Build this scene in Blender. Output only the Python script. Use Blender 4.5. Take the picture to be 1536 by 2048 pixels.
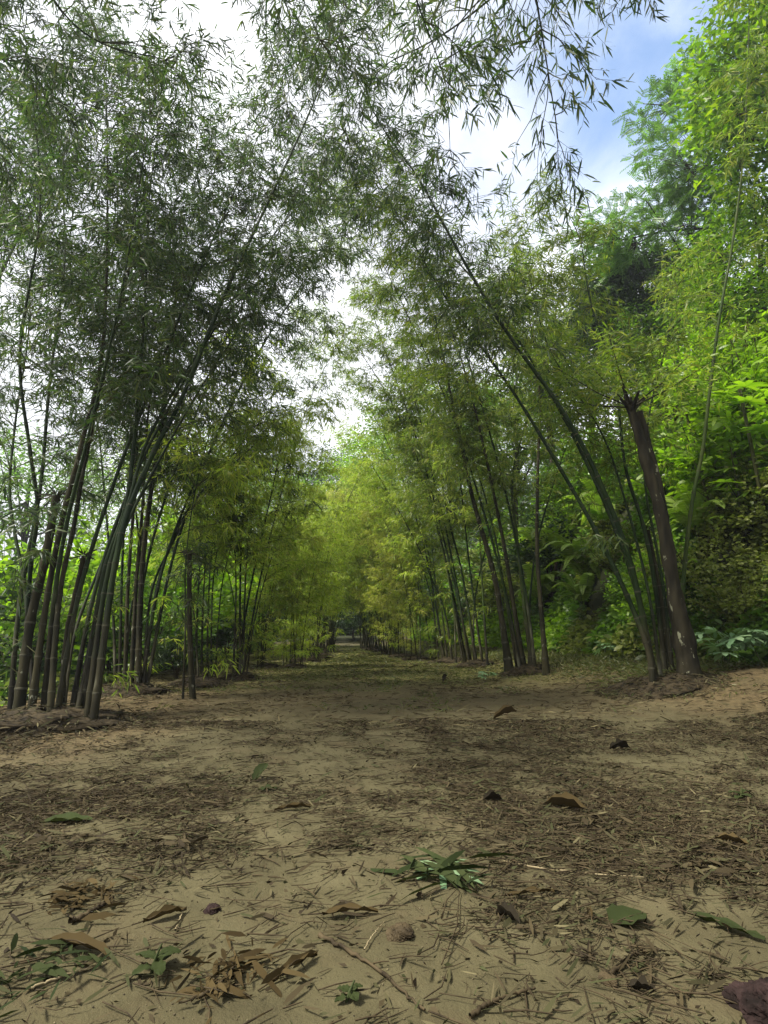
import bpy, math
import numpy as np
from mathutils import Vector, Matrix

C = bpy.context.scene
COL = C.collection
for o in list(bpy.data.objects): bpy.data.objects.remove(o)

# ------------------------------------------------------------------ camera, sky, sun, exposure
CAM_H = 0.80; FPX = 1150.0; TILT = math.atan((1265-1024)/FPX)
cd = bpy.data.cameras.new('camera'); cam = bpy.data.objects.new('camera', cd); COL.objects.link(cam)
cd.sensor_fit = 'VERTICAL'; cd.sensor_height = 36; cd.lens = 36*FPX/2048
cd.clip_start = 0.02; cd.clip_end = 2000
cam.location = (0, 0, CAM_H); cam.rotation_euler = (math.pi/2+TILT, 0, 0)
C.camera = cam

SUN_EL = math.radians(54); SUN_AZ = math.radians(-108)      # azimuth from +Y, minus = to the left
sdir = Vector((math.cos(SUN_EL)*math.sin(SUN_AZ), math.cos(SUN_EL)*math.cos(SUN_AZ), math.sin(SUN_EL)))
W = bpy.data.worlds.new("World"); C.world = W; W.use_nodes = True
nt = W.node_tree; nt.nodes.clear(); N = nt.nodes.new; LK = nt.links.new
outw = N('ShaderNodeOutputWorld'); bg = N('ShaderNodeBackground'); bg.inputs[1].default_value = 0.1
sky = N('ShaderNodeTexSky'); sky.sky_type = 'NISHITA'; sky.sun_disc = False
sky.sun_elevation = SUN_EL; sky.sun_rotation = SUN_AZ; sky.air_density = 1.3; sky.dust_density = 0.6; sky.ozone_density = 1.6
tc = N('ShaderNodeTexCoord'); mp = N('ShaderNodeMapping'); mp.inputs['Scale'].default_value = (1, 1, 1.6)
LK(tc.outputs['Generated'], mp.inputs[0])
nz = N('ShaderNodeTexNoise'); nz.inputs['Scale'].default_value = 2.3; nz.inputs['Detail'].default_value = 7; nz.inputs['Roughness'].default_value = 0.55
nz.inputs['Distortion'].default_value = 0.6
LK(mp.outputs[0], nz.inputs['Vector'])
dt = N('ShaderNodeVectorMath'); dt.operation = 'DOT_PRODUCT'
gap = Vector((0.47, 0.66, 0.85)).normalized(); dt.inputs[1].default_value = gap      # where the clouds open
LK(tc.outputs['Generated'], dt.inputs[0])
mr = N('ShaderNodeMapRange'); mr.inputs[1].default_value = 0.89; mr.inputs[2].default_value = 0.995
mr.inputs[3].default_value = 0.42; mr.inputs[4].default_value = -0.04
LK(dt.outputs['Value'], mr.inputs[0])
ad = N('ShaderNodeMath'); ad.operation = 'ADD'; LK(nz.outputs[0], ad.inputs[0]); LK(mr.outputs[0], ad.inputs[1])
rp = N('ShaderNodeValToRGB'); rp.color_ramp.elements[0].position = 0.30; rp.color_ramp.elements[1].position = 0.78
rp.color_ramp.interpolation = 'EASE'
LK(ad.outputs[0], rp.inputs[0])
mx = N('ShaderNodeMix'); mx.data_type = 'RGBA'; LK(rp.outputs[0], mx.inputs[0])
sk2 = N('ShaderNodeVectorMath'); sk2.operation = 'SCALE'; sk2.inputs['Scale'].default_value = 1.5; LK(sky.outputs[0], sk2.inputs[0])
LK(sk2.outputs[0], mx.inputs[6])
nz2 = N('ShaderNodeTexNoise'); nz2.inputs['Scale'].default_value = 1.7; nz2.inputs['Detail'].default_value = 6; LK(mp.outputs[0], nz2.inputs['Vector'])
rp2 = N('ShaderNodeValToRGB'); rp2.color_ramp.elements[0].position = .36; rp2.color_ramp.elements[1].position = .60
rp2.color_ramp.elements[0].color = (.40, .41, .47, 1); rp2.color_ramp.elements[1].color = (.92, .94, .98, 1); LK(nz2.outputs[0], rp2.inputs[0])
cl = N('ShaderNodeVectorMath'); cl.operation = 'SCALE'; cl.inputs['Scale'].default_value = 9.0; LK(rp2.outputs[0], cl.inputs[0]); LK(cl.outputs[0], mx.inputs[7])
LK(mx.outputs[2], bg.inputs[0]); LK(bg.outputs[0], outw.inputs[0])

sd = bpy.data.lights.new('sun', 'SUN'); sd.energy = 5.0; sd.angle = math.radians(12); sd.color = (1, 0.96, 0.86)
so = bpy.data.objects.new('sun', sd); COL.objects.link(so)
so.rotation_euler = sdir.to_track_quat('Z', 'Y').to_euler()
C.view_settings.view_transform = 'Standard'; C.view_settings.look = 'None'
C.view_settings.exposure = 1.05; C.view_settings.gamma = 1
C.render.engine = 'CYCLES'
C.cycles.max_bounces = 9; C.cycles.diffuse_bounces = 6; C.cycles.transmission_bounces = 4; C.cycles.glossy_bounces = 2

# ------------------------------------------------------------------ noise, terrain, pixels
def _hash(ix, iy, s):
    n = (ix*374761393 + iy*668265263 + s*1274126177) & 0xffffffff
    n = ((n ^ (n >> 13))*1274126177) & 0xffffffff
    return ((n ^ (n >> 16)) & 0xffff)/65535.0
def vnoise(x, y, s=0):
    x = np.asarray(x, float); y = np.asarray(y, float)
    ix = np.floor(x).astype(np.int64); iy = np.floor(y).astype(np.int64)
    fx = x-ix; fy = y-iy; fx = fx*fx*(3-2*fx); fy = fy*fy*(3-2*fy)
    a = _hash(ix, iy, s); b = _hash(ix+1, iy, s); c = _hash(ix, iy+1, s); d = _hash(ix+1, iy+1, s)
    return (a*(1-fx)+b*fx)*(1-fy)+(c*(1-fx)+d*fx)*fy
def fbm(x, y, s=0, o=4):
    v = 0; a = .5
    for k in range(o):
        v = v+a*vnoise(np.asarray(x)*2**k, np.asarray(y)*2**k, s+k); a *= .5
    return v
def sstep(a, b, x):
    t = np.clip((x-a)/(b-a), 0, 1); return t*t*(3-2*t)
def U_of(x, y): return x-(0.9-0.085*np.minimum(y, 45))        # offset across the avenue
def height(x, y):
    x = np.asarray(x, float); y = np.asarray(y, float); u = U_of(x, y)
    z = 0.38*sstep(1.8, 4.7, u)*sstep(3, 8, y)
    b = np.maximum(u-4.5-.8*(1-sstep(7.5, 11, y)), 0)
    z = z+np.minimum(b*1.8, 3.6)+np.clip((b-2)*.75, 0, 3.4)+np.maximum(b-5, 0)*.12*(b < 60)+np.where(b >= 60, 6.6, 0)
    l = np.maximum(-u-4.2, 0)
    z = z-1.3*sstep(0, 4, l)
    z = z+0.55*sstep(36, 44, y)*(1-sstep(5, 7, np.abs(u)))
    z = z+7*sstep(60, 80, y)
    near = np.exp(-(x*x+y*y)/900)
    z = z+near*(0.05*(fbm(x*.7, y*.7, 3)-.47)+0.022*(fbm(x*3.3, y*3.3, 9)-.47)+0.010*(fbm(x*14, y*14, 5, 3)-.44))
    z = z+.5*np.clip(b/3, 0, 1)*(fbm(x*.8, y*.8, 21)-.5)
    return z
ct, st_ = math.cos(TILT), math.sin(TILT)
def ray(px, py):
    a = (px-768)/FPX; b = (1024-py)/FPX
    return Vector((a, ct-b*st_, st_+b*ct))
def at(px, py, Y):
    r = ray(px, py); return np.array((r.x*Y/r.y, Y, CAM_H+r.z*Y/r.y))
def gpt(px, py):
    r = ray(px, py); Y = 1.0
    for k in range(2500):
        p = (r.x*Y/r.y, Y, CAM_H+r.z*Y/r.y)
        if p[2] <= float(height(p[0], p[1])): break
        Y *= 1.003
    return np.array((p[0], p[1], float(height(p[0], p[1]))))
def proj(p):
    d = Vector(p)-Vector((0, 0, CAM_H)); zc = d.y*ct+d.z*st_
    return 768+FPX*d.x/zc, 1024-FPX*(-d.y*st_+d.z*ct)/zc

# ------------------------------------------------------------------ materials
def newmat(name):
    m = bpy.data.materials.new(name); m.use_nodes = True; t = m.node_tree; t.nodes.clear()
    return m, t, t.nodes.new, t.links.new
def ramp(n, cols, pos=None, mode='LINEAR'):
    r = n('ShaderNodeValToRGB'); e = r.color_ramp.elements; r.color_ramp.interpolation = mode
    while len(e) < len(cols): e.new(.5)
    for i, c in enumerate(cols):
        e[i].position = (i/(len(cols)-1) if pos is None else pos[i]); e[i].color = (*c, 1)
    return r
def leafmat(name, cols, trans=0.42, tcol=(1.15, 1.3, .7), rough=.45, spec=.35, pos=None):
    m, t, n, l = newmat(name)
    g = n('ShaderNodeNewGeometry'); r = ramp(n, cols, pos); l(g.outputs['Random Per Island'], r.inputs[0])
    # broad drifts of tone through the crown
    tcn = n('ShaderNodeTexCoord'); nn = n('ShaderNodeTexNoise'); nn.inputs['Scale'].default_value = .9; nn.inputs['Detail'].default_value = 3
    l(g.outputs['Position'], nn.inputs['Vector'])
    mr = n('ShaderNodeMapRange'); mr.inputs[1].default_value = .3; mr.inputs[2].default_value = .7; mr.inputs[3].default_value = .68; mr.inputs[4].default_value = 1.32
    l(nn.outputs[0], mr.inputs[0])
    sc = n('ShaderNodeVectorMath'); sc.operation = 'SCALE'; l(r.outputs[0], sc.inputs[0]); l(mr.outputs[0], sc.inputs['Scale'])
    p = n('ShaderNodeBsdfPrincipled'); p.inputs['Roughness'].default_value = rough; p.inputs['Specular IOR Level'].default_value = spec
    l(sc.outputs[0], p.inputs['Base Color'])
    ml = n('ShaderNodeVectorMath'); ml.operation = 'MULTIPLY'; ml.inputs[1].default_value = tcol; l(sc.outputs[0], ml.inputs[0])
    tr = n('ShaderNodeBsdfTranslucent'); l(ml.outputs[0], tr.inputs[0])
    ms = n('ShaderNodeMixShader'); ms.inputs[0].default_value = trans; l(p.outputs[0], ms.inputs[1]); l(tr.outputs[0], ms.inputs[2])
    o = n('ShaderNodeOutputMaterial'); l(ms.outputs[0], o.inputs[0])
    return m
def woodmat(name, c1, c2, patch=None, scale=6, pth=.62, rough=.75, stretch=(1, 1, .25), bump=.25, foot=False):
    m, t, n, l = newmat(name)
    g = n('ShaderNodeNewGeometry'); mp = n('ShaderNodeMapping'); mp.inputs['Scale'].default_value = stretch
    l(g.outputs['Position'], mp.inputs[0])
    a = n('ShaderNodeTexNoise'); a.inputs['Scale'].default_value = scale; a.inputs['Detail'].default_value = 6; l(mp.outputs[0], a.inputs['Vector'])
    r = ramp(n, [c1, c2], [.35, .65]); l(a.outputs[0], r.inputs[0]); col = r.outputs[0]
    if patch:
        b = n('ShaderNodeTexNoise'); b.inputs['Scale'].default_value = 9; b.inputs['Detail'].default_value = 4; b.inputs['Roughness'].default_value = .65
        mp2 = n('ShaderNodeMapping'); mp2.inputs['Scale'].default_value = (1, 1, .6); l(g.outputs['Position'], mp2.inputs[0]); l(mp2.outputs[0], b.inputs['Vector'])
        rb = ramp(n, [(0, 0, 0), (1, 1, 1)], [pth, pth+.03]); l(b.outputs[0], rb.inputs[0])
        mx = n('ShaderNodeMix'); mx.data_type = 'RGBA'; l(rb.outputs[0], mx.inputs[0]); l(col, mx.inputs[6]); mx.inputs[7].default_value = (*patch, 1)
        col = mx.outputs[2]
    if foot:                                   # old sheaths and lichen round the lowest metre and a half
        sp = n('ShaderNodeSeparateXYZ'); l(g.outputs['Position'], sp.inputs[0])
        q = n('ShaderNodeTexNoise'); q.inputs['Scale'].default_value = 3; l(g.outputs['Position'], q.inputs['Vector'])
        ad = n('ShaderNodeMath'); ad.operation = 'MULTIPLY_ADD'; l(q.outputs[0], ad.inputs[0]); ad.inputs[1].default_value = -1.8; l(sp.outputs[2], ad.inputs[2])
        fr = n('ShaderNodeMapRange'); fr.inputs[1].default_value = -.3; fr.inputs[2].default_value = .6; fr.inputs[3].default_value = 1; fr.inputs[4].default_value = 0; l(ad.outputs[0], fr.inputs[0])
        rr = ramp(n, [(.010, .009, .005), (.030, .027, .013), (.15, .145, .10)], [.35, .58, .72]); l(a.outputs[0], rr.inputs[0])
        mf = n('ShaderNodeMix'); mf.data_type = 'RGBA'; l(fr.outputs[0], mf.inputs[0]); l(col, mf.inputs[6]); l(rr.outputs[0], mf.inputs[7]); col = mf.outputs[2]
    p = n('ShaderNodeBsdfPrincipled'); p.inputs['Roughness'].default_value = rough; p.inputs['Specular IOR Level'].default_value = .1; l(col, p.inputs['Base Color'])
    if bump:
        bp = n('ShaderNodeBump'); bp.inputs['Strength'].default_value = bump; bp.inputs['Distance'].default_value = .02
        l(a.outputs[0], bp.inputs['Height']); l(bp.outputs[0], p.inputs['Normal'])
    o = n('ShaderNodeOutputMaterial'); l(p.outputs[0], o.inputs[0]); return m

M = {}
M['bam_dark'] = leafmat('bamboo_leaf_shaded', [(.022, .044, .014), (.042, .076, .019), (.068, .105, .024), (.10, .115, .030)], .48, (1.1, 1.3, .8))  # leaf tones carry the light: shaded left row, brighter right row and tunnel
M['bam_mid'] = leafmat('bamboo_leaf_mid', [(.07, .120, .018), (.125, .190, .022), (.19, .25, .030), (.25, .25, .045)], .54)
M['bam_yel'] = leafmat('bamboo_leaf_yellow_lit', [(.17, .25, .03), (.27, .36, .045), (.37, .44, .06), (.42, .40, .08)], .57)  # lit copy, sun brightness put into the yellow green
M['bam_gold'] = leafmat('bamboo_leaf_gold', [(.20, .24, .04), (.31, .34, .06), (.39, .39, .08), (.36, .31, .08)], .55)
M['twig'] = woodmat('bamboo_twig', (.035, .045, .016), (.08, .08, .03), bump=0)
M['culm'] = woodmat('bamboo_culm', (.006, .015, .004), (.020, .034, .009), (.12, .13, .09), scale=5, pth=.68, rough=.6, bump=.1, foot=True)
M['culm_pale'] = woodmat('bamboo_culm_pale', (.022, .042, .009), (.06, .075, .018), (.18, .19, .13), scale=5, pth=.66, rough=.6, bump=.1, foot=True)
M['culm_old'] = woodmat('bamboo_culm_old', (.012, .012, .006), (.036, .032, .015), (.17, .17, .12), scale=7, pth=.64, rough=.8, bump=.5)
M['node'] = woodmat('bamboo_node', (.018, .018, .010), (.075, .07, .045), scale=14, bump=0)
M['bark'] = woodmat('old_bark', (.010, .009, .006), (.036, .031, .018), (.20, .20, .13), scale=9, pth=.625, rough=.9, bump=.9)
M['soilroot'] = woodmat('root_litter', (.014, .011, .007), (.050, .038, .021), scale=14, rough=.95, stretch=(1, 1, 1), bump=1)
M['shrub'] = leafmat('shrub_leaf', [(.07, .13, .020), (.12, .21, .03), (.17, .27, .045)], .5, (1.2, 1.5, .4), .35)
M['shrub_bright'] = leafmat('shrub_leaf_bright', [(.13, .23, .018), (.20, .32, .028), (.28, .40, .045)], .52, (1.2, 1.4, .35), .35)
M['shrub_olive'] = leafmat('shrub_leaf_olive', [(.08, .11, .022), (.17, .20, .04), (.26, .28, .07)], .48)
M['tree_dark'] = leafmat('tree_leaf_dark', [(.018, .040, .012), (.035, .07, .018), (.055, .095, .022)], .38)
M['tree_blue'] = leafmat('tree_leaf_cool', [(.08, .16, .04), (.13, .24, .055), (.19, .31, .07)], .42, (1.1, 1.3, .7))
M['tree_lime'] = leafmat('tree_leaf_lime', [(.04, .09, .010), (.09, .18, .014), (.14, .25, .02), (.22, .29, .03)], .5, (1.3, 1.45, .3))
M['fern'] = leafmat('fern_pinna', [(.22, .33, .05), (.30, .41, .08), (.38, .48, .12)], .42, (1.2, 1.4, .4))
M['pale'] = leafmat('pale_leaf', [(.12, .21, .10), (.18, .28, .14), (.24, .34, .18)], .3, (1, 1.2, .6), .4)
M['grass'] = leafmat('grass_blade', [(.06, .08, .02), (.10, .12, .03), (.15, .14, .05)], .35)
M['litter'] = leafmat('dry_leaf_litter', [(.018, .013, .007), (.036, .027, .014), (.062, .048, .024), (.042, .046, .018), (.048, .038, .020), (.13, .112, .056)], .12, (1, 1, 1), .8, .1, [0, .25, .5, .72, .92, 1])
M['litter_side'] = leafmat('dry_leaf_litter_side', [(.034, .025, .013), (.066, .050, .025), (.105, .082, .040), (.075, .070, .030), (.16, .132, .068)], .12, (1, 1, 1), .8, .1, [0, .3, .6, .9, 1])
M['dryleaf'] = leafmat('dead_brown_leaf', [(.030, .021, .009), (.048, .034, .014), (.07, .051, .022)], .1, (1, 1, 1), .85, .05)
M['darkleaf'] = leafmat('dead_black_leaf', [(.012, .010, .006), (.022, .017, .010)], .05, (1, 1, 1), .8, .08)
M['greenleaf'] = leafmat('fallen_green_leaf', [(.016, .024, .008), (.026, .035, .011), (.038, .047, .016)], .2, (1, 1, .6), .8, .08)
M['stick'] = woodmat('dead_stick', (.022, .016, .009), (.065, .048, .025), scale=20, bump=.2)
M['straw'] = woodmat('straw_stick', (.14, .11, .06), (.26, .21, .12), scale=20, bump=.1)
M['clod'] = woodmat('purple_clod', (.009, .006, .005), (.030, .018, .016), scale=26, rough=.95, stretch=(1, 1, 1), bump=1)
M['crumb'] = leafmat('soil_crumb', [(.03, .023, .012), (.07, .055, .028), (.14, .115, .06)], 0, (1, 1, 1), .9)

def groundmat():
    m, t, n, l = newmat('sandy_soil')
    g = n('ShaderNodeNewGeometry')
    def nse(scale, det=6, rough=.55):
        a = n('ShaderNodeTexNoise'); a.inputs['Scale'].default_value = scale; a.inputs['Detail'].default_value = det; a.inputs['Roughness'].default_value = rough
        l(g.outputs['Position'], a.inputs['Vector']); return a.outputs[0]
    base = ramp(n, [(.052, .044, .021), (.077, .066, .032), (.102, .088, .045)], [.3, .5, .75]); l(nse(3.2), base.inputs[0])
    sp = ramp(n, [(0, 0, 0), (1, 1, 1)], [.60, .68]); l(nse(120, 4, .7), sp.inputs[0])
    def mix(f, a, c):
        x = n('ShaderNodeMix'); x.data_type = 'RGBA'; l(f, x.inputs[0]); l(a, x.inputs[6])
        if isinstance(c, tuple): x.inputs[7].default_value = (*c, 1)
        else: l(c, x.inputs[7])
        return x.outputs[2]
    def math_(op, a, b):
        x = n('ShaderNodeMath'); x.operation = op; x.use_clamp = (op != 'SUBTRACT')
        for i, v in enumerate((a, b)):
            if isinstance(v, (int, float)): x.inputs[i].default_value = v
            else: l(v, x.inputs[i])
        return x.outputs[0]
    col = mix(math_('MULTIPLY', sp.outputs[0], .55), base.outputs[0], (.085, .062, .034))
    # damp litter stains
    s2 = ramp(n, [(0, 0, 0), (1, 1, 1)], [.52, .68]); l(nse(2.1, 8, .68), s2.inputs[0])
    col = mix(math_('MULTIPLY', s2.outputs[0], .55), col, (.085, .062, .032))
    at_ = n('ShaderNodeVertexColor'); at_.layer_name = 'zone'; sepc = n('ShaderNodeSeparateColor'); l(at_.outputs[0], sepc.inputs[0])
    gr = ramp(n, [(0, 0, 0), (1, 1, 1)], [.38, .62]); l(nse(5, 7, .65), gr.inputs[0])
    side = ramp(n, [(.055, .039, .019), (.14, .10, .048)], [.35, .65]); l(nse(22, 6, .7), side.inputs[0])
    col = mix(math_('MULTIPLY', sepc.outputs[0], math_('ADD', math_('MULTIPLY', gr.outputs[0], .5), .62)), col, side.outputs[0])
    gg = ramp(n, [(.13, .12, .035), (.25, .23, .075)], [.35, .65]); l(nse(17, 6, .7), gg.inputs[0])
    col = mix(math_('MULTIPLY', sepc.outputs[1], math_('ADD', math_('MULTIPLY', gr.outputs[0], .5), .45)), col, gg.outputs[0])
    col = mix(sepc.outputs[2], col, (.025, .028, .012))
    p = n('ShaderNodeBsdfPrincipled'); p.inputs['Roughness'].default_value = .95; p.inputs['Specular IOR Level'].default_value = .15; l(col, p.inputs['Base Color'])
    b1 = n('ShaderNodeBump'); b1.inputs['Strength'].default_value = .9; b1.inputs['Distance'].default_value = .012; l(nse(38, 7, .7), b1.inputs['Height'])
    b2 = n('ShaderNodeBump'); b2.inputs['Strength'].default_value = .45; b2.inputs['Distance'].default_value = .004; l(nse(190, 3, .7), b2.inputs['Height'])
    l(b1.outputs[0], b2.inputs['Normal']); l(b2.outputs[0], p.inputs['Normal'])
    o = n('ShaderNodeOutputMaterial'); l(p.outputs[0], o.inputs[0]); return m
M['ground'] = groundmat()

# ------------------------------------------------------------------ mesh building
class Acc:
    def __init__(s): s.v = []; s.n = 0; s.f = []; s.mats = []
    def slot(s, m):
        if m not in s.mats: s.mats.append(m)
        return s.mats.index(m)
    def add(s, v, f, m):                    # v (n,3), f (k,3|4)
        v = np.asarray(v, float).reshape(-1, 3); f = np.asarray(f, np.int64)
        if len(f) == 0: return
        s.v.append(v); s.f.append((f+s.n, s.slot(m))); s.n += len(v)
    def build(s, name, smooth=False):
        me = bpy.data.meshes.new(name)
        if s.n == 0: return me
        v = np.concatenate(s.v); me.vertices.add(len(v)); me.vertices.foreach_set('co', v.astype(np.float32).ravel())
        li = np.concatenate([f.ravel() for f, _ in s.f]); sz = np.concatenate([np.full(len(f), f.shape[1]) for f, _ in s.f])
        mi = np.concatenate([np.full(len(f), k) for f, k in s.f])
        me.loops.add(len(li)); me.loops.foreach_set('vertex_index', li.astype(np.int32))
        me.polygons.add(len(sz)); st = np.concatenate([[0], np.cumsum(sz)[:-1]])
        me.polygons.foreach_set('loop_start', st.astype(np.int32)); me.polygons.foreach_set('material_index', mi.astype(np.int32))
        if smooth: me.polygons.foreach_set('use_smooth', np.ones(len(sz), bool))
        for m in s.mats: me.materials.append(M[m])
        me.update(calc_edges=True)
        return me
def link(name, me, parent=None):
    o = bpy.data.objects.new(name, me); COL.objects.link(o)
    if parent: o.parent = parent
    return o
def tag(o, label=None, cat=None, group=None, kind=None):
    if label: o['label'] = label
    if cat: o['category'] = cat
    if group: o['group'] = group
    if kind: o['kind'] = kind
    return o
def empty(name, loc, label, cat, group=None):
    o = bpy.data.objects.new(name, None); COL.objects.link(o); o.location = tuple(float(c) for c in loc); o.empty_display_size = .2
    return tag(o, label, cat, group)
def nrm(a): return a/np.maximum(np.linalg.norm(a, axis=-1, keepdims=True), 1e-9)
def tubes(acc, paths, radii, sides, m, cap=False):
    """paths (N,K,3), radii (N,K)"""
    paths = np.asarray(paths, float); radii = np.asarray(radii, float); Nn, K, _ = paths.shape
    T = np.empty_like(paths); T[:, 1:-1] = paths[:, 2:]-paths[:, :-2]; T[:, 0] = paths[:, 1]-paths[:, 0]; T[:, -1] = paths[:, -1]-paths[:, -2]
    T = nrm(T); mean = nrm(T.mean(1)); ref = np.where(np.abs(mean[:, 2:3]) > .8, np.array([[1., 0.13, 0]]), np.array([[0, 0.1, 1.]]))
    A = nrm(np.cross(T, ref[:, None, :])); B = np.cross(T, A)
    an = np.arange(sides)/sides*2*np.pi
    v = paths[:, :, None, :]+radii[:, :, None, None]*(A[:, :, None, :]*np.cos(an)[None, None, :, None]+B[:, :, None, :]*np.sin(an)[None, None, :, None])
    k = np.arange(K-1)[:, None]; j = np.arange(sides)[None, :]; j2 = (j+1) % sides
    q = np.stack([k*sides+j, k*sides+j2, (k+1)*sides+j2, (k+1)*sides+j], -1).reshape(-1, 4)
    F = (q[None]+(np.arange(Nn)*K*sides)[:, None, None]).reshape(-1, 4)
    acc.add(v.reshape(-1, 3), F, m)
    if cap:
        c0 = v[:, -1]; tip = paths[:, -1]+T[:, -1]*radii[:, -1:]*.15
        for i in range(Nn):
            acc.add(np.concatenate([c0[i], tip[i:i+1]]), [[a, (a+1) % sides, sides] for a in range(sides)], m)
def leaves(acc, P, D, Uv, L, Wd, m, droop=.15, lod=0, wpos=.33):
    P = np.asarray(P, float); n = len(P)
    if n == 0: return
    D = nrm(D); S = nrm(np.cross(D, Uv)); Nn = np.cross(S, D)
    L = np.broadcast_to(np.asarray(L, float), (n,))[:, None]; Wd = np.broadcast_to(np.asarray(Wd, float), (n,))[:, None]
    dr = np.broadcast_to(np.asarray(droop, float), (n,))[:, None]*np.array([[0, 0, -1.]])*L
    base = P; tip = P+D*L+dr
    if lod == 1:
        a = P+D*L*wpos+S*Wd*.5+dr*.1; b = P+D*L*wpos-S*Wd*.5+dr*.1
        v = np.stack([base, a, tip, b], 1); i = np.arange(n)[:, None]*4
        acc.add(v.reshape(-1, 3), i+np.array([[0, 1, 2, 3]]), m)
    else:
        t1, t2 = wpos*.75, wpos+.36
        fold = Nn*Wd*.12
        a = P+D*L*t1+S*Wd*.47+dr*t1**2+fold; b = P+D*L*t1-S*Wd*.47+dr*t1**2+fold
        c = P+D*L*t2+S*Wd*.40+dr*t2**2+fold; d = P+D*L*t2-S*Wd*.40+dr*t2**2+fold
        v = np.stack([base, a, b, c, d, tip], 1).reshape(-1, 3); i = np.arange(n)[:, None]*6
        f1 = i+np.array([[0, 1, 2]]); f3 = i+np.array([[3, 5, 4]]); f2 = i+np.array([[1, 3, 4, 2]])
        off = acc.n; acc.add(v, f2, m)
        acc.f.append((np.concatenate([f1, f3])+off, acc.slot(m)))
def rdir(R, n, zmin=-1, zmax=1):
    z = R.uniform(zmin, zmax, n); a = R.uniform(0, 2*np.pi, n); r = np.sqrt(np.maximum(1-z*z, 0))
    return np.stack([r*np.cos(a), r*np.sin(a), z], 1)
def catmull(pts, n):
    pts = np.asarray(pts, float); P = np.concatenate([[2*pts[0]-pts[1]], pts, [2*pts[-1]-pts[-2]]]); out = []
    seg = len(pts)-1
    for t in np.linspace(0, seg, n):
        i = min(int(t), seg-1); f = t-i; a, b, c, d = P[i], P[i+1], P[i+2], P[i+3]
        out.append(.5*((2*b)+(-a+c)*f+(2*a-5*b+4*c-d)*f*f+(-a+3*b-3*c+d)*f**3))
    return np.array(out)
def resample(path, step):
    d = np.concatenate([[0], np.cumsum(np.linalg.norm(np.diff(path, axis=0), axis=1))]); n = max(int(d[-1]/step)+1, 3)
    s = np.linspace(0, d[-1], n); return np.stack([np.interp(s, d, path[:, k]) for k in range(3)], 1), s

# ------------------------------------------------------------------ bamboo
def culm_mesh(path, r0, mat, stub=False, node=.30, sides=8, R=None, flare=.35):
    acc = Acc(); P, s = resample(path, node/4); n = len(s); tot = s[-1]
    rad = r0*(1-(.12 if stub else .90)*(s/tot)**1.15)
    rad = np.maximum(rad, .0025)
    rad = rad*np.where(np.arange(n) % 4 == 0, 1.16, 1.0)
    rad = rad+flare*r0*np.exp(-s/.35)
    tubes(acc, P[None], rad[None], sides, mat, cap=True)
    # node collars
    idx = np.arange(4, n-2, 4)
    if len(idx):
        T = nrm(P[idx+1]-P[idx-1]); w = rad[idx]*.22
        seg = np.stack([P[idx]-T*w[:, None], P[idx], P[idx]+T*w[:, None]], 1); rr = np.stack([rad[idx]*.98, rad[idx]*1.09, rad[idx]*.98], 1)
        tubes(acc, seg, rr, sides, 'node')
    if stub and R is not None:                     # ragged, frayed cut top
        k = 26; D = nrm(rdir(R, k, -.2, .9)); leaves(acc, P[-1]+D*r0*.6, D, rdir(R, k), R.uniform(.06, .2, k), .02, 'node', .2)
    return acc.build('culm', True)
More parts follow.
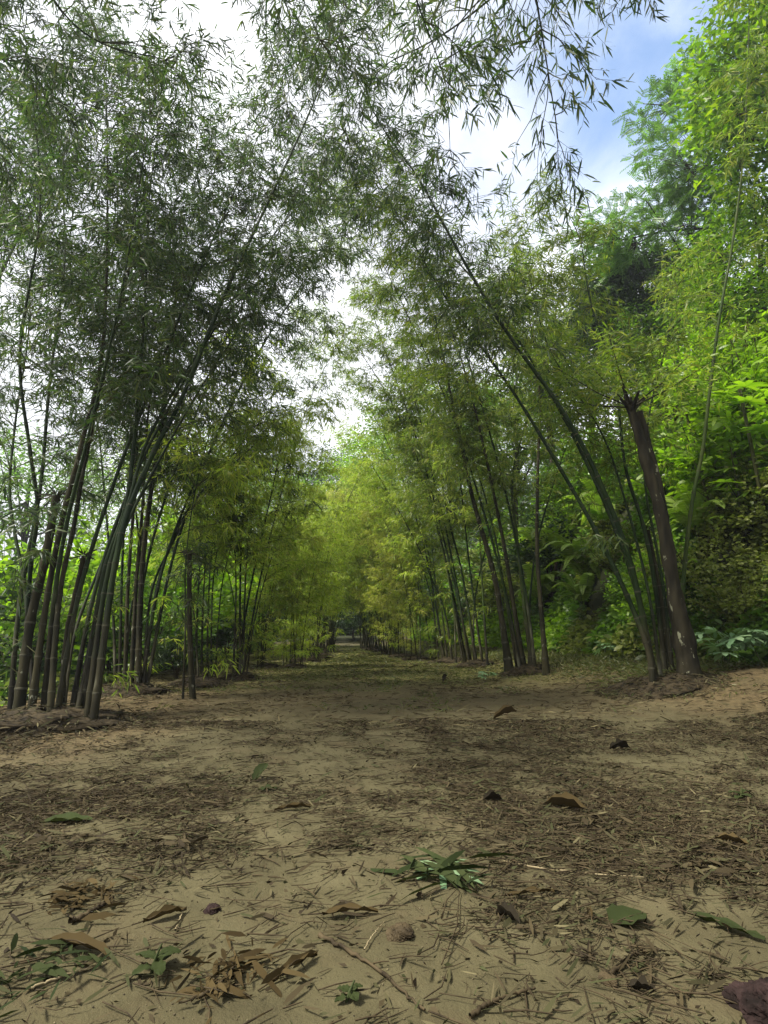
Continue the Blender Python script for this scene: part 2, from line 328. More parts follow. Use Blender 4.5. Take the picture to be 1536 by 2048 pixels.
def foliage_mesh(path, mat, R, start=.35, lod=0, dens=1.0, blen=1.0, lsize=1.0, node=.30, low=0.0):
    """branch fans at the nodes, twigs on the branches, leaf sprays on the twigs"""
    acc = Acc(); P, s = resample(path, node); tot = s[-1]; n = len(s); T = nrm(np.gradient(P, axis=0))
    f = s/tot
    cnt = np.where(f >= start, R.poisson(4.6*dens, n), R.poisson(low*dens, n)); cnt[0] = 0
    cnt[-1] += 3
    bi = np.repeat(np.arange(n), cnt); nb = len(bi)
    if nb == 0: return acc.build('foliage')
    fb = f[bi]; side = rdir(R, nb, -.15, .35); D = nrm(T[bi]*R.uniform(.35, 1.0, nb)[:, None]+side*1.0)
    L = blen*R.uniform(.45, 1.35, nb)*(1.12-.55*np.maximum(fb-start, 0)/(1-start))
    L = L*np.where(fb < start, .6, 1)
    t = np.linspace(0, 1, 5)
    sag = np.array([0, 0, -1.])*(L*R.uniform(.12, .45, nb))[:, None]
    bp = P[bi][:, None]+D[:, None]*(L[:, None]*t)[..., None]+sag[:, None]*(t**2)[None, :, None]
    bp[:, 1:4] += R.normal(0, .02, (nb, 3, 3))
    tubes(acc, bp, np.broadcast_to(np.linspace(.0055, .0016, 5), (nb, 5)), 3, 'twig')
    # twigs
    kt = R.poisson(9.5, nb)+1; ti = np.repeat(np.arange(nb), kt); nt_ = len(ti)
    u = R.uniform(.15, 1, nt_)**.8; x = u*4; i0 = np.minimum(x.astype(int), 3); fr = (x-i0)[:, None]
    tp = bp[ti, i0]*(1-fr)+bp[ti, i0+1]*fr; bd = nrm(bp[ti, i0+1]-bp[ti, i0])
    TD = nrm(bd*.8+rdir(R, nt_, -.6, .5)*.9); TL = R.uniform(.10, .34, nt_)*blen
    te = tp+TD*TL[:, None]+np.array([0, 0, -1.])*(TL*.22)[:, None]
    tubes(acc, np.stack([tp, te], 1), np.broadcast_to([.0016, .0009], (nt_, 2)), 3, 'twig')
    # leaves
    kl = R.integers(4, 9, nt_); li = np.repeat(np.arange(nt_), kl); nl = len(li)
    w = R.uniform(.25, 1.05, nl)[:, None]; lp = tp[li]*(1-w)+te[li]*w; td = nrm(te-tp)[li]
    LD = nrm(td*.75+rdir(R, nl, -.75, .45)*.85+np.array([0, 0, -.22])); LL = R.uniform(.07, .155, nl)*lsize
    leaves(acc, lp, LD, rdir(R, nl, .15, 1), LL, LL*R.uniform(.10, .15, nl), mat, R.uniform(.05, .35, nl), lod)
    return acc.build('foliage')
def root_mesh(cx, cy, spread, R, n=420, sc=1.0):
    n = int(n*1.8)
    """mound of roots, sheaths and litter at the foot of a clump; coordinates relative to (cx,cy,height)"""
    acc = Acc(); z0 = float(height(cx, cy)); k = 22; ring = 7
    a = np.arange(k)/k*2*np.pi; v = []
    for j in range(ring):
        r = spread*(1-j/ring)*(1+.22*np.sin(3*a+R.uniform(0, 6))+R.normal(0, .05, k)); x = r*np.cos(a); y = r*np.sin(a)
        z = height(cx+x, cy+y)-z0+(-.02 if j == 0 else .10*sc*(1-(1-j/ring)**2)+R.normal(0, .012, k)); v.append(np.stack([x, y, z], 1))
    f = [[j*k+i, j*k+(i+1) % k, (j+1)*k+(i+1) % k, (j+1)*k+i] for j in range(ring-1) for i in range(k)]
    v = np.concatenate(v); acc.add(v, f, 'soilroot'); acc.add(v[-k:], [[i, (i+1) % k, (i+2) % k] for i in range(0, k-1)], 'soilroot')
    r = spread*1.25*np.sqrt(R.uniform(0, 1, n)); an = R.uniform(0, 2*np.pi, n); x = r*np.cos(an); y = r*np.sin(an)
    z = height(cx+x, cy+y)-z0+.10*sc*np.maximum(1-(r/spread)**2, 0)+R.uniform(0, .04, n)
    D = nrm(np.stack([x, y, np.zeros(n)], 1)*.6/spread+rdir(R, n, -.25, .3)); L = R.uniform(.03, .13, n)
    leaves(acc, np.stack([x, y, z], 1), D, rdir(R, n, .4, 1), L, L*.11, 'litter', .2)
    return acc.build('root_mound')

GROUPS = 'bamboo clumps lining the avenue'
def px_path(pts, Y0, Y1, z0=None, ext=0.0, tipdroop=0):
    """culm centre line through sight points, from depth Y0 at its foot to Y1 at its tip"""
    base = at(*pts[0], Y0); ys = np.array([p[1] for p in pts], float); t = (ys[0]-ys)/(ys[0]-ys[-1])
    out = [at(p[0], p[1], Y0+(Y1-Y0)*tt) for p, tt in zip(pts, t)]
    out[0][2] = float(height(out[0][0], out[0][1]))-.03
    out = np.array(out)
    if ext:
        d = nrm(out[-1]-out[-2]); out = np.concatenate([out, [out[-1]+d*ext*.5+[0, 0, -.06*ext], out[-1]+d*ext*.9+[0, 0, -.30*ext]]])
    return catmull(out, 40)
def near_clump(center_px, specs, label, mat, seed, spread=.5, lod=0, leaf=1.0, rootn=420):
    R = np.random.default_rng(seed); c = gpt(*center_px)
    root = empty('bamboo_clump', c, label, 'bamboo', GROUPS)
    for sp in specs:
        pts = sp['p']; Y0 = gpt(*pts[0])[1] if 'Y' not in sp else sp['Y']; Y1 = Y0+sp.get('dY', .6)
        path = px_path(pts, Y0, Y1, ext=sp.get('ext', 0))-c
        cm = link('culm', culm_mesh(path, sp.get('r', .028), sp.get('m', 'culm'), sp.get('stub', False), R=R, flare=sp.get('fl', .35), sides=10), root)
        if sp.get('stub'):
            cm['label'] = 'cut off old culm ending in a frayed top'
            if sp.get('sprout'):
                f = foliage_mesh(path, sp.get('lm', mat), R, .45, lod, .7, .7, leaf); link('foliage', f, cm)
        else:
            f = foliage_mesh(path, sp.get('lm', mat), R, sp.get('s', .38), lod, sp.get('d', 1.0), sp.get('b', 1.0), sp.get('ls', leaf), low=sp.get('low', .12))
            link('foliage', f, cm)
    link('root_mound', root_mesh(c[0], c[1], spread*1.1, R, rootn, 1.3), root)
    return root

# archetype culms for the farther clumps: lean along +X
ARCH = {}
def arch_culm(key, H, lean, bow, mat, seed, r0=.024, start=.25, lod=1, dens=.66, cm='culm_pale', lsize=1.15, low=.35):
    R = np.random.default_rng(seed); t = np.linspace(0, 1, 9)
    x = lean*t+bow*t**2.6; z = H*np.sin(t*1.35)/math.sin(1.35)-.35*bow*t**5; y = .12*np.sin(t*3+seed)*t
    p = catmull(np.stack([x, y, z], 1), 40); p[0, 2] -= .05
    ARCH[key] = (culm_mesh(p, r0, cm, sides=6), foliage_mesh(p, mat, R, start, lod, dens, 1.0, lsize, low=low))
def far_clump(c, lean_dir, keys, n, label, seed, spread=.45, spread_ang=.9, sc=1.0):
    R = np.random.default_rng(seed); root = empty('bamboo_clump', c, label, 'bamboo', GROUPS)
    for i in range(n):
        me = ARCH[keys[i % len(keys)]]; a = R.uniform(0, 2*math.pi); r = spread*math.sqrt(R.uniform(.05, 1))
        dx, dy = r*math.cos(a), r*math.sin(a)
        o = link('culm', me[0], root); o.location = (dx, dy, float(height(c[0]+dx, c[1]+dy))-c[2])
        o.rotation_euler = (R.normal(0, .05), R.normal(0, .05), lean_dir+R.normal(0, spread_ang)); s = sc*R.uniform(.78, 1.1)
        o.scale = (s, s, s); f = link('foliage', me[1], o)
    link('root_mound', root_mesh(c[0], c[1], spread*1.05, R, 90), root)
    return root

# ------------------------------------------------------------------ ground
def ground():
    def axis(lo, hi, n, k=5.0):
        t = np.linspace(-1, 1, n); s = np.sinh(k*t)/math.sinh(k)
        return np.where(s < 0, -lo*s, hi*s)
    xs = axis(-260, 260, 460, 6.2)
    t = np.linspace(0, 1, 560); ys = -30+(t*31.2/.12) if False else None
    ya = -np.geomspace(.6, 60, 40)[::-1]+1.0; yb = np.linspace(.42, 4, 200); yc = np.geomspace(4.02, 420, 320)
    ys = np.concatenate([ya, yb, yc])
    X, Y = np.meshgrid(xs, ys); Z = height(X, Y); acc = Acc(); ny, nx = X.shape
    v = np.stack([X, Y, Z], -1).reshape(-1, 3)
    i = (np.arange(ny-1)[:, None]*nx+np.arange(nx-1)[None]).reshape(-1, 1)
    acc.add(v, i+np.array([[0, 1, nx+1, nx]]), 'ground'); me = acc.build('ground', True)
    ca = me.color_attributes.new('zone', 'FLOAT_COLOR', 'POINT'); u = U_of(v[:, 0], v[:, 1]); y = v[:, 1]
    wob = (fbm(v[:, 0]*.9, v[:, 1]*.9, 31)-.5)*2.2
    side = np.maximum(sstep(1.2, 3.4, u+wob)*sstep(3, 6, y), sstep(1.6, 3.1, -u+wob*.7)*sstep(2.5, 5, y))
    side = np.maximum(side*.95, .45*sstep(4.8, 7.5, y)*(1-sstep(11, 15, y)))
    grass = sstep(7.5, 12, y+wob*1.5)*(1-sstep(30, 36, y))*(1-.5*sstep(2.6, 3.6, np.abs(u-.6)))
    under = np.maximum(np.maximum(sstep(4.6, 5.1, u+wob*.2-.8*(1-sstep(7.5, 11, y))), sstep(4.4, 5.5, -u+wob*.3)), sstep(36, 41, y))  # far ground also painted dark, as shade at the tunnel end
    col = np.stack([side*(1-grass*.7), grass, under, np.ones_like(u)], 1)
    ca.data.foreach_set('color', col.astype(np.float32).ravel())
    tag(link('ground', me), kind='structure', label='sandy tan soil track strewn with dry leaves')
ground()

# ------------------------------------------------------------------ near bamboo clumps (sight points in the photo's pixels, depth from the ground)
D = dict
L1 = [
 D(p=[(185, 1452), (239, 1084), (308, 903), (359, 807), (440, 610), (505, 470), (590, 290), (655, 140), (720, -20)], r=.030, dY=.9, s=.42, ext=.5, d=1.0),
 D(p=[(172, 1448), (212, 1165), (258, 1005), (300, 870), (400, 700), (480, 600), (580, 520)], r=.026, dY=.6, s=.5, d=1.0),
 D(p=[(164, 1440), (205, 1159), (253, 1005), (273, 834), (290, 600), (300, 380), (330, 180)], r=.026, dY=.5, s=.42, d=1.0),
 D(p=[(34, 1440), (61, 1244), (89, 1125), (113, 992)], r=.042, dY=.2, stub=True, m='culm_old', sprout=True),
 D(p=[(60, 1442), (92, 1210), (126, 1032), (164, 885), (205, 700), (215, 430), (212, 120)], r=.030, dY=.4, m='culm_old'),
 D(p=[(85, 1440), (100, 1278), (116, 1142), (143, 1005), (178, 868), (240, 600), (270, 420), (310, 180)], r=.024, dY=-.6),
 D(p=[(99, 1448), (119, 1193), (147, 1056), (171, 920), (220, 700), (262, 520), (310, 250)], r=.026, dY=1.0, m='culm_old'),
 D(p=[(120, 1440), (133, 1278), (150, 1193), (168, 1112)], r=.026, dY=.1, stub=True, m='culm_old'),
 D(p=[(150, 1444), (220, 1130), (330, 900), (450, 700), (560, 560), (650, 500)], r=.023, dY=2.4, s=.5, d=.7),
 D(p=[(126, 1420), (147, 1278), (185, 1169), (246, 1040), (330, 940), (440, 880), (520, 860)], r=.021, dY=1.6, s=.45, lm='bam_mid', d=.6),
 D(p=[(14, 1400), (34, 1227), (38, 1107), (17, 1005), (-20, 800), (-60, 500), (-60, 250)], r=.021, dY=.6),
 D(p=[(45, 1430), (60, 1150), (75, 1020), (60, 900), (40, 700), (80, 420), (60, 150), (30, -60)], r=.023, dY=-.5),
 D(p=[(20, 1430), (40, 1200), (80, 980), (100, 760), (130, 520), (130, 300), (200, 60)], r=.023, dY=1.2),
 D(p=[(110, 1446), (160, 1180), (230, 960), (300, 780), (390, 560), (470, 380), (540, 220), (590, 120)], r=.023, dY=1.4, s=.5, d=1.0),
 D(p=[(140, 1440), (185, 1200), (250, 1000), (330, 830), (440, 640), (540, 480), (630, 380), (700, 330)], r=.023, dY=1.8, s=.5, d=1.0),
 D(p=[(70, 1436), (50, 1180), (20, 1000), (30, 850), (60, 600), (20, 380)], r=.021, dY=1.6),
]
L2 = [
 D(p=[(239, 1384), (243, 1176), (249, 1039), (262, 850), (230, 640), (240, 470)], r=.021, dY=.3),
 D(p=[(250, 1386), (256, 1176), (268, 1005), (280, 800), (330, 560), (360, 360), (400, 250)], r=.026, dY=.3, m='culm_old'),
 D(p=[(262, 1386), (272, 1176), (286, 1005), (300, 800), (350, 600), (410, 420)], r=.028, dY=.6, m='culm_old'),
 D(p=[(275, 1387), (284, 1142), (304, 971), (321, 868), (345, 650), (380, 450), (450, 300)], r=.039, dY=.6, m='culm_old', s=.45),
 D(p=[(288, 1384), (301, 1193), (342, 1090), (376, 1019), (444, 937), (505, 860), (560, 800)], r=.021, dY=.8, s=.4, lm='bam_mid', d=.6),
 D(p=[(284, 1388), (301, 1254), (328, 1125), (403, 991), (506, 892), (570, 830), (640, 810)], r=.019, dY=1.4, s=.42, lm='bam_yel', d=.6),
 D(p=[(290, 1386), (350, 1100), (430, 880), (520, 700), (610, 560), (690, 450), (760, 400)], r=.023, dY=2.0, s=.5, d=.9),
 D(p=[(255, 1386), (300, 1100), (380, 860), (460, 660), (540, 500), (600, 380), (640, 300)], r=.023, dY=2.0, s=.5, d=.9),
 D(p=[(280, 1386), (330, 1120), (420, 900), (500, 740), (570, 620), (640, 540), (700, 500)], r=.023, dY=1.4, s=.5, d=.7),
 D(p=[(232, 1378), (225, 1200), (210, 1000), (190, 800), (160, 640), (150, 520)], r=.021, dY=1.0),
 D(p=[(246, 1380), (262, 1220), (300, 1000), (370, 800), (430, 640), (470, 520)], r=.019, dY=1.6),
 D(p=[(268, 1380), (280, 1250), (282, 1130), (270, 950), (300, 740), (310, 560), (300, 480)], r=.019, dY=-.5),
]
L3 = [
 D(p=[(366, 1398), (371, 1244), (372, 1117), (395, 960), (440, 800), (480, 700)], r=.012, dY=.4, lm='bam_yel', d=.8),
 D(p=[(386, 1398), (379, 1244), (379, 1108)], r=.032, dY=.0, stub=True, m='culm_old', sprout=True),
 D(p=[(393, 1364), (394, 1240), (400, 1100), (396, 960), (360, 820), (340, 740)], r=.018, dY=.4, low=.6, lm='bam_yel', d=.8),
 D(p=[(403, 1364), (405, 1240), (412, 1100), (425, 950), (470, 830), (510, 750)], r=.018, dY=.4, lm='bam_yel', d=.8, low=.6),
 D(p=[(415, 1362), (416, 1240), (424, 1100), (450, 960), (500, 860)], r=.018, dY=.3, low=.6),
 D(p=[(424, 1362), (423, 1250), (430, 1130), (460, 990), (520, 900), (570, 860)], r=.017, dY=.8, lm='bam_yel', d=.8),
 D(p=[(431, 1362), (436, 1250), (452, 1130), (500, 1000), (560, 920)], r=.014, dY=.8, lm='bam_yel', d=.8, low=.6),
 D(p=[(398, 1366), (388, 1230), (370, 1110), (345, 1000), (330, 900)], r=.014, dY=.6, low=.6, lm='bam_yel', d=.8),
]
L4 = [
 D(p=[(466, 1363), (472, 1173), (464, 1076), (425, 998), (390, 930)], r=.018, dY=.5, lm='bam_yel', low=.4),
 D(p=[(480, 1358), (480, 1212), (482, 1095), (487, 978), (480, 900), (450, 850)], r=.023, dY=.4, low=.4),
 D(p=[(486, 1358), (489, 1212), (495, 1100), (510, 980), (530, 900), (560, 850)], r=.021, dY=.8, m='culm_pale', lm='bam_yel', low=.4),
 D(p=[(492, 1354), (511, 1232), (550, 1095), (597, 986), (640, 930)], r=.014, dY=.9, lm='bam_yel', low=.4),
 D(p=[(476, 1356), (470, 1220), (450, 1110), (440, 1010), (470, 900)], r=.012, dY=1.2, lm='bam_yel'),
 D(p=[(470, 1358), (500, 1180), (540, 1000), (570, 860), (600, 740), (640, 640)], r=.019, dY=1.0, lm='bam_dark', d=.6),
 D(p=[(484, 1356), (520, 1160), (570, 960), (620, 800), (680, 680), (740, 600)], r=.019, dY=1.6, lm='bam_mid', d=.6),
]
R1 = [
 D(p=[(1308, 1385), (1289, 1276), (1206, 1090), (1132, 957), (1037, 800), (953, 680), (888, 590), (800, 440), (740, 330)], r=.032, dY=.8, s=.48, m='culm', low=.02, lm='bam_mid'),
 D(p=[(1314, 1378), (1273, 1173), (1244, 1073), (1206, 978), (1165, 891), (1111, 800), (1053, 720), (978, 610), (888, 450), (833, 350), (768, 260), (690, 120)], r=.037, dY=-.6, s=.44, low=.02, lm='bam_dark', ext=.5),
 D(p=[(1331, 1345), (1314, 1200), (1289, 1060), (1250, 930), (1230, 760), (1180, 600), (1160, 480), (1120, 400)], r=.032, dY=.3, low=.02, lm='bam_mid'),
 D(p=[(1339, 1340), (1318, 1173), (1296, 1060)], r=.032, dY=.1, stub=True, m='culm_old', sprout=False),
 D(p=[(1345, 1345), (1330, 1200), (1312, 1090), (1290, 960), (1300, 820), (1330, 700), (1350, 600), (1360, 540)], r=.024, dY=.5, low=.02, lm='bam_mid', d=.6),
 D(p=[(1364, 1352), (1366, 1173), (1384, 1007), (1405, 903), (1418, 795), (1438, 640), (1463, 500), (1483, 350), (1493, 200), (1498, 0), (1490, -120)], r=.029, dY=-1.2, s=.40, d=.32, b=.7, m='culm_pale', low=.02, lm='bam_mid'),
 D(p=[(1318, 1380), (1260, 1140), (1170, 920), (1050, 700), (930, 540), (820, 440), (700, 400), (620, 400)], r=.03, dY=1.4, s=.5, d=.8, low=.02, lm='bam_dark'),
 D(p=[(1325, 1372), (1296, 1180), (1250, 1000), (1200, 860), (1100, 700), (1060, 560), (1040, 460)], r=.021, dY=1.2, low=.02, lm='bam_mid'),
]
R2 = [
 D(p=[(1020, 1348), (995, 1185), (979, 1115), (946, 999), (925, 903), (908, 820), (870, 650), (820, 520)], r=.056, fl=1.0, m='culm_old', dY=.4, lm='bam_mid', s=.42),
 D(p=[(1049, 1344), (1028, 1214), (1008, 1090), (983, 966), (962, 870), (945, 800), (910, 680), (860, 560)], r=.042, fl=.8, m='culm_old', dY=-.2, lm='bam_mid', s=.42),
 D(p=[(1066, 1344), (1049, 1214), (1033, 1069), (1024, 966), (1041, 883), (1080, 760), (1100, 640)], r=.038, fl=.8, dY=.8, m='culm_pale', lm='bam_mid'),
 D(p=[(1093, 1350), (1082, 1214), (1074, 1090), (1076, 924), (1080, 800), (1060, 640), (1030, 500)], r=.040, fl=.9, m='culm_old', dY=.4, lm='bam_mid'),
 D(p=[(1035, 1344), (1012, 1200), (985, 1050), (940, 900), (880, 760), (800, 640), (740, 590)], r=.022, dY=1.4, lm='bam_mid'),
 D(p=[(1042, 1346), (1010, 1180), (960, 1000), (900, 820), (820, 640), (740, 480), (680, 400)], r=.027, dY=.6, lm='bam_mid'),
 D(p=[(1072, 1346), (1050, 1180), (1010, 980), (960, 800), (900, 600), (860, 420), (800, 300)], r=.027, dY=1.2, lm='bam_dark'),
 D(p=[(1058, 1344), (1060, 1200), (1080, 1060), (1130, 900), (1180, 780), (1230, 700)], r=.022, dY=.6, lm='bam_mid'),
]
R3 = [
 D(p=[(928, 1332), (905, 1200), (880, 1080), (840, 950), (800, 850), (750, 780)], r=.029, dY=.6, lm='bam_mid', m='culm_pale'),
 D(p=[(940, 1332), (915, 1180), (890, 1050), (860, 930), (835, 820), (790, 700)], r=.029, dY=.4, lm='bam_mid'),
 D(p=[(954, 1331), (925, 1152), (900, 1048), (870, 900), (850, 780), (830, 690)], r=.032, dY=.8, lm='bam_mid'),
 D(p=[(966, 1331), (945, 1180), (930, 1050), (915, 900), (900, 780), (880, 680)], r=.027, dY=.3, lm='bam_yel'),
 D(p=[(975, 1332), (965, 1180), (960, 1050), (965, 900), (950, 760)], r=.027, dY=1.2, m='culm_pale', lm='bam_mid'),
 D(p=[(944, 1331), (900, 1130), (840, 900), (770, 700), (720, 560), (670, 480), (610, 460)], r=.03, dY=1.0, d=.8, lm='bam_mid'),
 D(p=[(934, 1331), (900, 1160), (850, 960), (780, 800), (700, 680), (620, 620)], r=.027, dY=.6, lm='bam_mid'),
 D(p=[(948, 1330), (950, 1200), (980, 1060), (1010, 930), (1020, 800)], r=.022, dY=1.2, lm='bam_mid'),
]
R4 = [
 D(p=[(905, 1325), (890, 1225), (862, 1154), (831, 1083), (784, 998), (741, 927), (700, 870)], r=.029, dY=.8, s=.3, lm='bam_yel'),
 D(p=[(890, 1325), (850, 1100), (790, 920), (730, 800), (670, 720), (610, 690)], r=.028, dY=1.0, s=.45, d=.7, lm='bam_mid'),
 D(p=[(895, 1325), (880, 1200), (850, 1080), (820, 960), (800, 860)], r=.024, dY=.5, m='culm_pale', lm='bam_yel'),
 D(p=[(886, 1324), (875, 1220), (865, 1100), (860, 980), (850, 850)], r=.024, dY=1.0, m='culm_pale', lm='bam_mid'),
 D(p=[(878, 1323), (865, 1210), (835, 1110), (780, 1010), (730, 950)], r=.021, dY=1.0, lm='bam_yel'),
 D(p=[(912, 1326), (908, 1220), (900, 1100), (905, 950)], r=.021, dY=1.0, m='culm_pale', lm='bam_mid'),
]
near_clump((95, 1448), L1, 'big dark bamboo clump nearest on the left with thick leaning culms', 'bam_dark', 11, .62, 0, .92, 800)
near_clump((264, 1386), L2, 'dark tight bamboo clump just behind the big left one', 'bam_dark', 12, .42, 0, 1.0, 500)
near_clump((400, 1372), L3, 'left bamboo clump of thin upright culms beside a thick cut stub', 'bam_dark', 13, .42, 0, 1.0, 400)
near_clump((480, 1360), L4, 'small left clump of four or five culms, one rust brown at the foot', 'bam_mid', 14, .3, 0, 1.0, 250)
near_clump((1322, 1375), R1, 'nearest right bamboo clump leaning far left over the track beside the dead trunk', 'bam_mid', 21, .55, 0, 1.05, 900)
near_clump((1058, 1346), R2, 'second right bamboo clump with blackened feet in one dark mound', 'bam_mid', 22, .42, 0, 1.0, 500)
near_clump((950, 1332), R3, 'third right bamboo clump, close stems leaning left into the yellow green', 'bam_mid', 23, .45, 0, 1.05, 250)
near_clump((893, 1325), R4, 'fourth right bamboo clump with one long culm bowing over the track', 'bam_yel', 24, .45, 0, 1.05, 250)

# overhead clumps whose feet stand beside and behind the camera
def over_clump(c, ctrl, label, seed, mat, leaf=1.0, dens=1.0, s=.5, b=1.0):
    R = np.random.default_rng(seed); c = np.array((c[0], c[1], float(height(*c))))
    root = empty('bamboo_clump', c, label, 'bamboo', GROUPS)
    for i, pts in enumerate(ctrl):
        p = catmull(np.array([c+np.array((R.normal(0, .15), R.normal(0, .15), -.03))]+[np.array(q) for q in pts]), 44)-c
        cm = link('culm', culm_mesh(p, R.uniform(.03, .04), 'culm', R=R), root)
        link('foliage', foliage_mesh(p, mat, R, s, 0, dens, b, leaf), cm)
    link('root_mound', root_mesh(c[0], c[1], .5, R, 200), root)
over_clump((-3.9, 2.0), [
    [(-3.9, 2.4, 3), (-3.2, 3.0, 6), tuple(at(160, 60, 3.9)), tuple(at(330, 120, 4.4))],
    [(-4.0, 2.6, 3), (-3.8, 3.2, 5.4), tuple(at(20, 130, 4.1)), tuple(at(130, 210, 4.6))],
    [(-3.7, 2.3, 3), (-2.9, 2.7, 6), tuple(at(450, -150, 3.6)), tuple(at(560, -10, 4.2))],
    [(-4.2, 2.7, 3), (-4.4, 3.6, 5.0), tuple(at(-90, 200, 4.4)), tuple(at(10, 320, 4.8))]],
    'bamboo clump beside the camera on the left, its leafy tips hanging into the top corner', 31, 'bam_dark', .85, .8, .6)
over_clump((3.6, 1.4), [
    [(3.4, 1.8, 3), (2.6, 2.2, 5.6), tuple(at(1000, -200, 3.0)), tuple(at(1060, -60, 3.35)), tuple(at(1110, 230, 3.7))],
    [(3.3, 1.6, 3), (2.2, 1.9, 5.6), tuple(at(850, -230, 2.9)), tuple(at(820, -60, 3.3)), tuple(at(880, 130, 3.6))],
    [(3.6, 1.8, 3), (3.2, 2.2, 5.2), tuple(at(1380, -200, 3.2)), tuple(at(1340, -70, 3.5))],
    [(3.3, 1.9, 3), (2.5, 2.9, 6.2), tuple(at(900, 60, 4.4)), tuple(at(760, 140, 5.0)), tuple(at(690, 260, 5.4))],
    [(3.3, 1.9, 3), (2.6, 2.6, 6.0), tuple(at(960, 0, 4.2)), tuple(at(900, 150, 4.7)), tuple(at(900, 300, 5.0))],
    [(3.2, 1.5, 3), (1.8, 1.8, 5.6), tuple(at(650, -200, 3.2)), tuple(at(600, -40, 3.8)), tuple(at(640, 80, 4.0))]],
    'bamboo clump beside the camera on the right, its fine tips drooping before the blue sky', 33, 'bam_dark', .92, .5, .6, .8)

# ------------------------------------------------------------------ farther clumps from shared culms
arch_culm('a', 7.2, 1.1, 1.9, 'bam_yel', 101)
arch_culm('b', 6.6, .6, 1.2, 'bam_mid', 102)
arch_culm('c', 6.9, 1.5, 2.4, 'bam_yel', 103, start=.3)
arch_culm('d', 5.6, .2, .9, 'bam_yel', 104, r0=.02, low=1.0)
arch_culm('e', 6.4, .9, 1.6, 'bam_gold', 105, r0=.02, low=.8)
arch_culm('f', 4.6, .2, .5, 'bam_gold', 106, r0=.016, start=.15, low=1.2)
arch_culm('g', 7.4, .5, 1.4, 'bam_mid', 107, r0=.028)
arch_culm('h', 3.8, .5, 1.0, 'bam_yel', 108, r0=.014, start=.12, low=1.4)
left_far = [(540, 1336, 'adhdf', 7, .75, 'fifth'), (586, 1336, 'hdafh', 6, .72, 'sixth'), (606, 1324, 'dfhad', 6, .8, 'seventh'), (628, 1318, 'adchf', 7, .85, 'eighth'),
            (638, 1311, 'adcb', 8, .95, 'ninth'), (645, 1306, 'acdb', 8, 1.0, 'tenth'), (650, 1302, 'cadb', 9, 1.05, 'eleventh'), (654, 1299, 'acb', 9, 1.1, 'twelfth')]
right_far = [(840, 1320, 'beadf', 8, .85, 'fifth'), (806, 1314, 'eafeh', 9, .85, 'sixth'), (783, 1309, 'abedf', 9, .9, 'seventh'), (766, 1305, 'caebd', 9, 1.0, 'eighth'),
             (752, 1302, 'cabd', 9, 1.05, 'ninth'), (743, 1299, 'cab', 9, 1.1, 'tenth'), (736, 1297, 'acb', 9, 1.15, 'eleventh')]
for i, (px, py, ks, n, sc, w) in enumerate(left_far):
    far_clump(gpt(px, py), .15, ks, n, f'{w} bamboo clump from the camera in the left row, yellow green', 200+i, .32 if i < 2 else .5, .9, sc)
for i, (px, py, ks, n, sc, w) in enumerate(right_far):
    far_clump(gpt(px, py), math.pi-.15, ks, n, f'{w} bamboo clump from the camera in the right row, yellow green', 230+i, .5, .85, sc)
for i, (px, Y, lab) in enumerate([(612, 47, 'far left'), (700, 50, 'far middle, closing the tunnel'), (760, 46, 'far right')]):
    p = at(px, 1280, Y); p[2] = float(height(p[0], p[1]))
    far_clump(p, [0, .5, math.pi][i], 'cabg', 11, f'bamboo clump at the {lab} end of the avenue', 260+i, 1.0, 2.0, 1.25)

FERNS = [(gpt(1135, 1150), 18, 1.6, 'large fern with long arching fronds behind the second right clump', 1, math.pi*1.3, 1.9),
 (gpt(1200, 1185), 16, 1.3, 'bushy fern below the arching one, fronds hanging down', 2, math.pi*1.35, 1.7),
 (gpt(1235, 1080), 16, 1.35, 'upright bright fern high between the leaning culms and the dead trunk', 3),
 (gpt(1030, 1235), 14, 1.3, 'small fern close behind the thick black foot of the second right clump', 4, math.pi*1.3, 1.9),
 (gpt(1105, 1225), 14, 1.2, 'fern at the bank foot right of the last dark culm', 5, math.pi*1.35, 1.7),
 (gpt(1430, 1110), 14, 1.1, 'pale fern to the right of the slender tall culm', 6, math.pi*1.2, 1.9),
 (gpt(1200, 1240), 12, .9, 'little fern near the ground between the two nearest right clumps', 7, math.pi*1.35, 1.9),
 (gpt(1150, 1030), 16, 1.4, 'topmost fern, left of the longest leaning culm', 8, math.pi*1.3, 1.9),
 (gpt(1060, 1080), 14, 1.3, 'fern half hidden in the dark hollow above the second right clump', 9, math.pi*1.3, 1.9)]

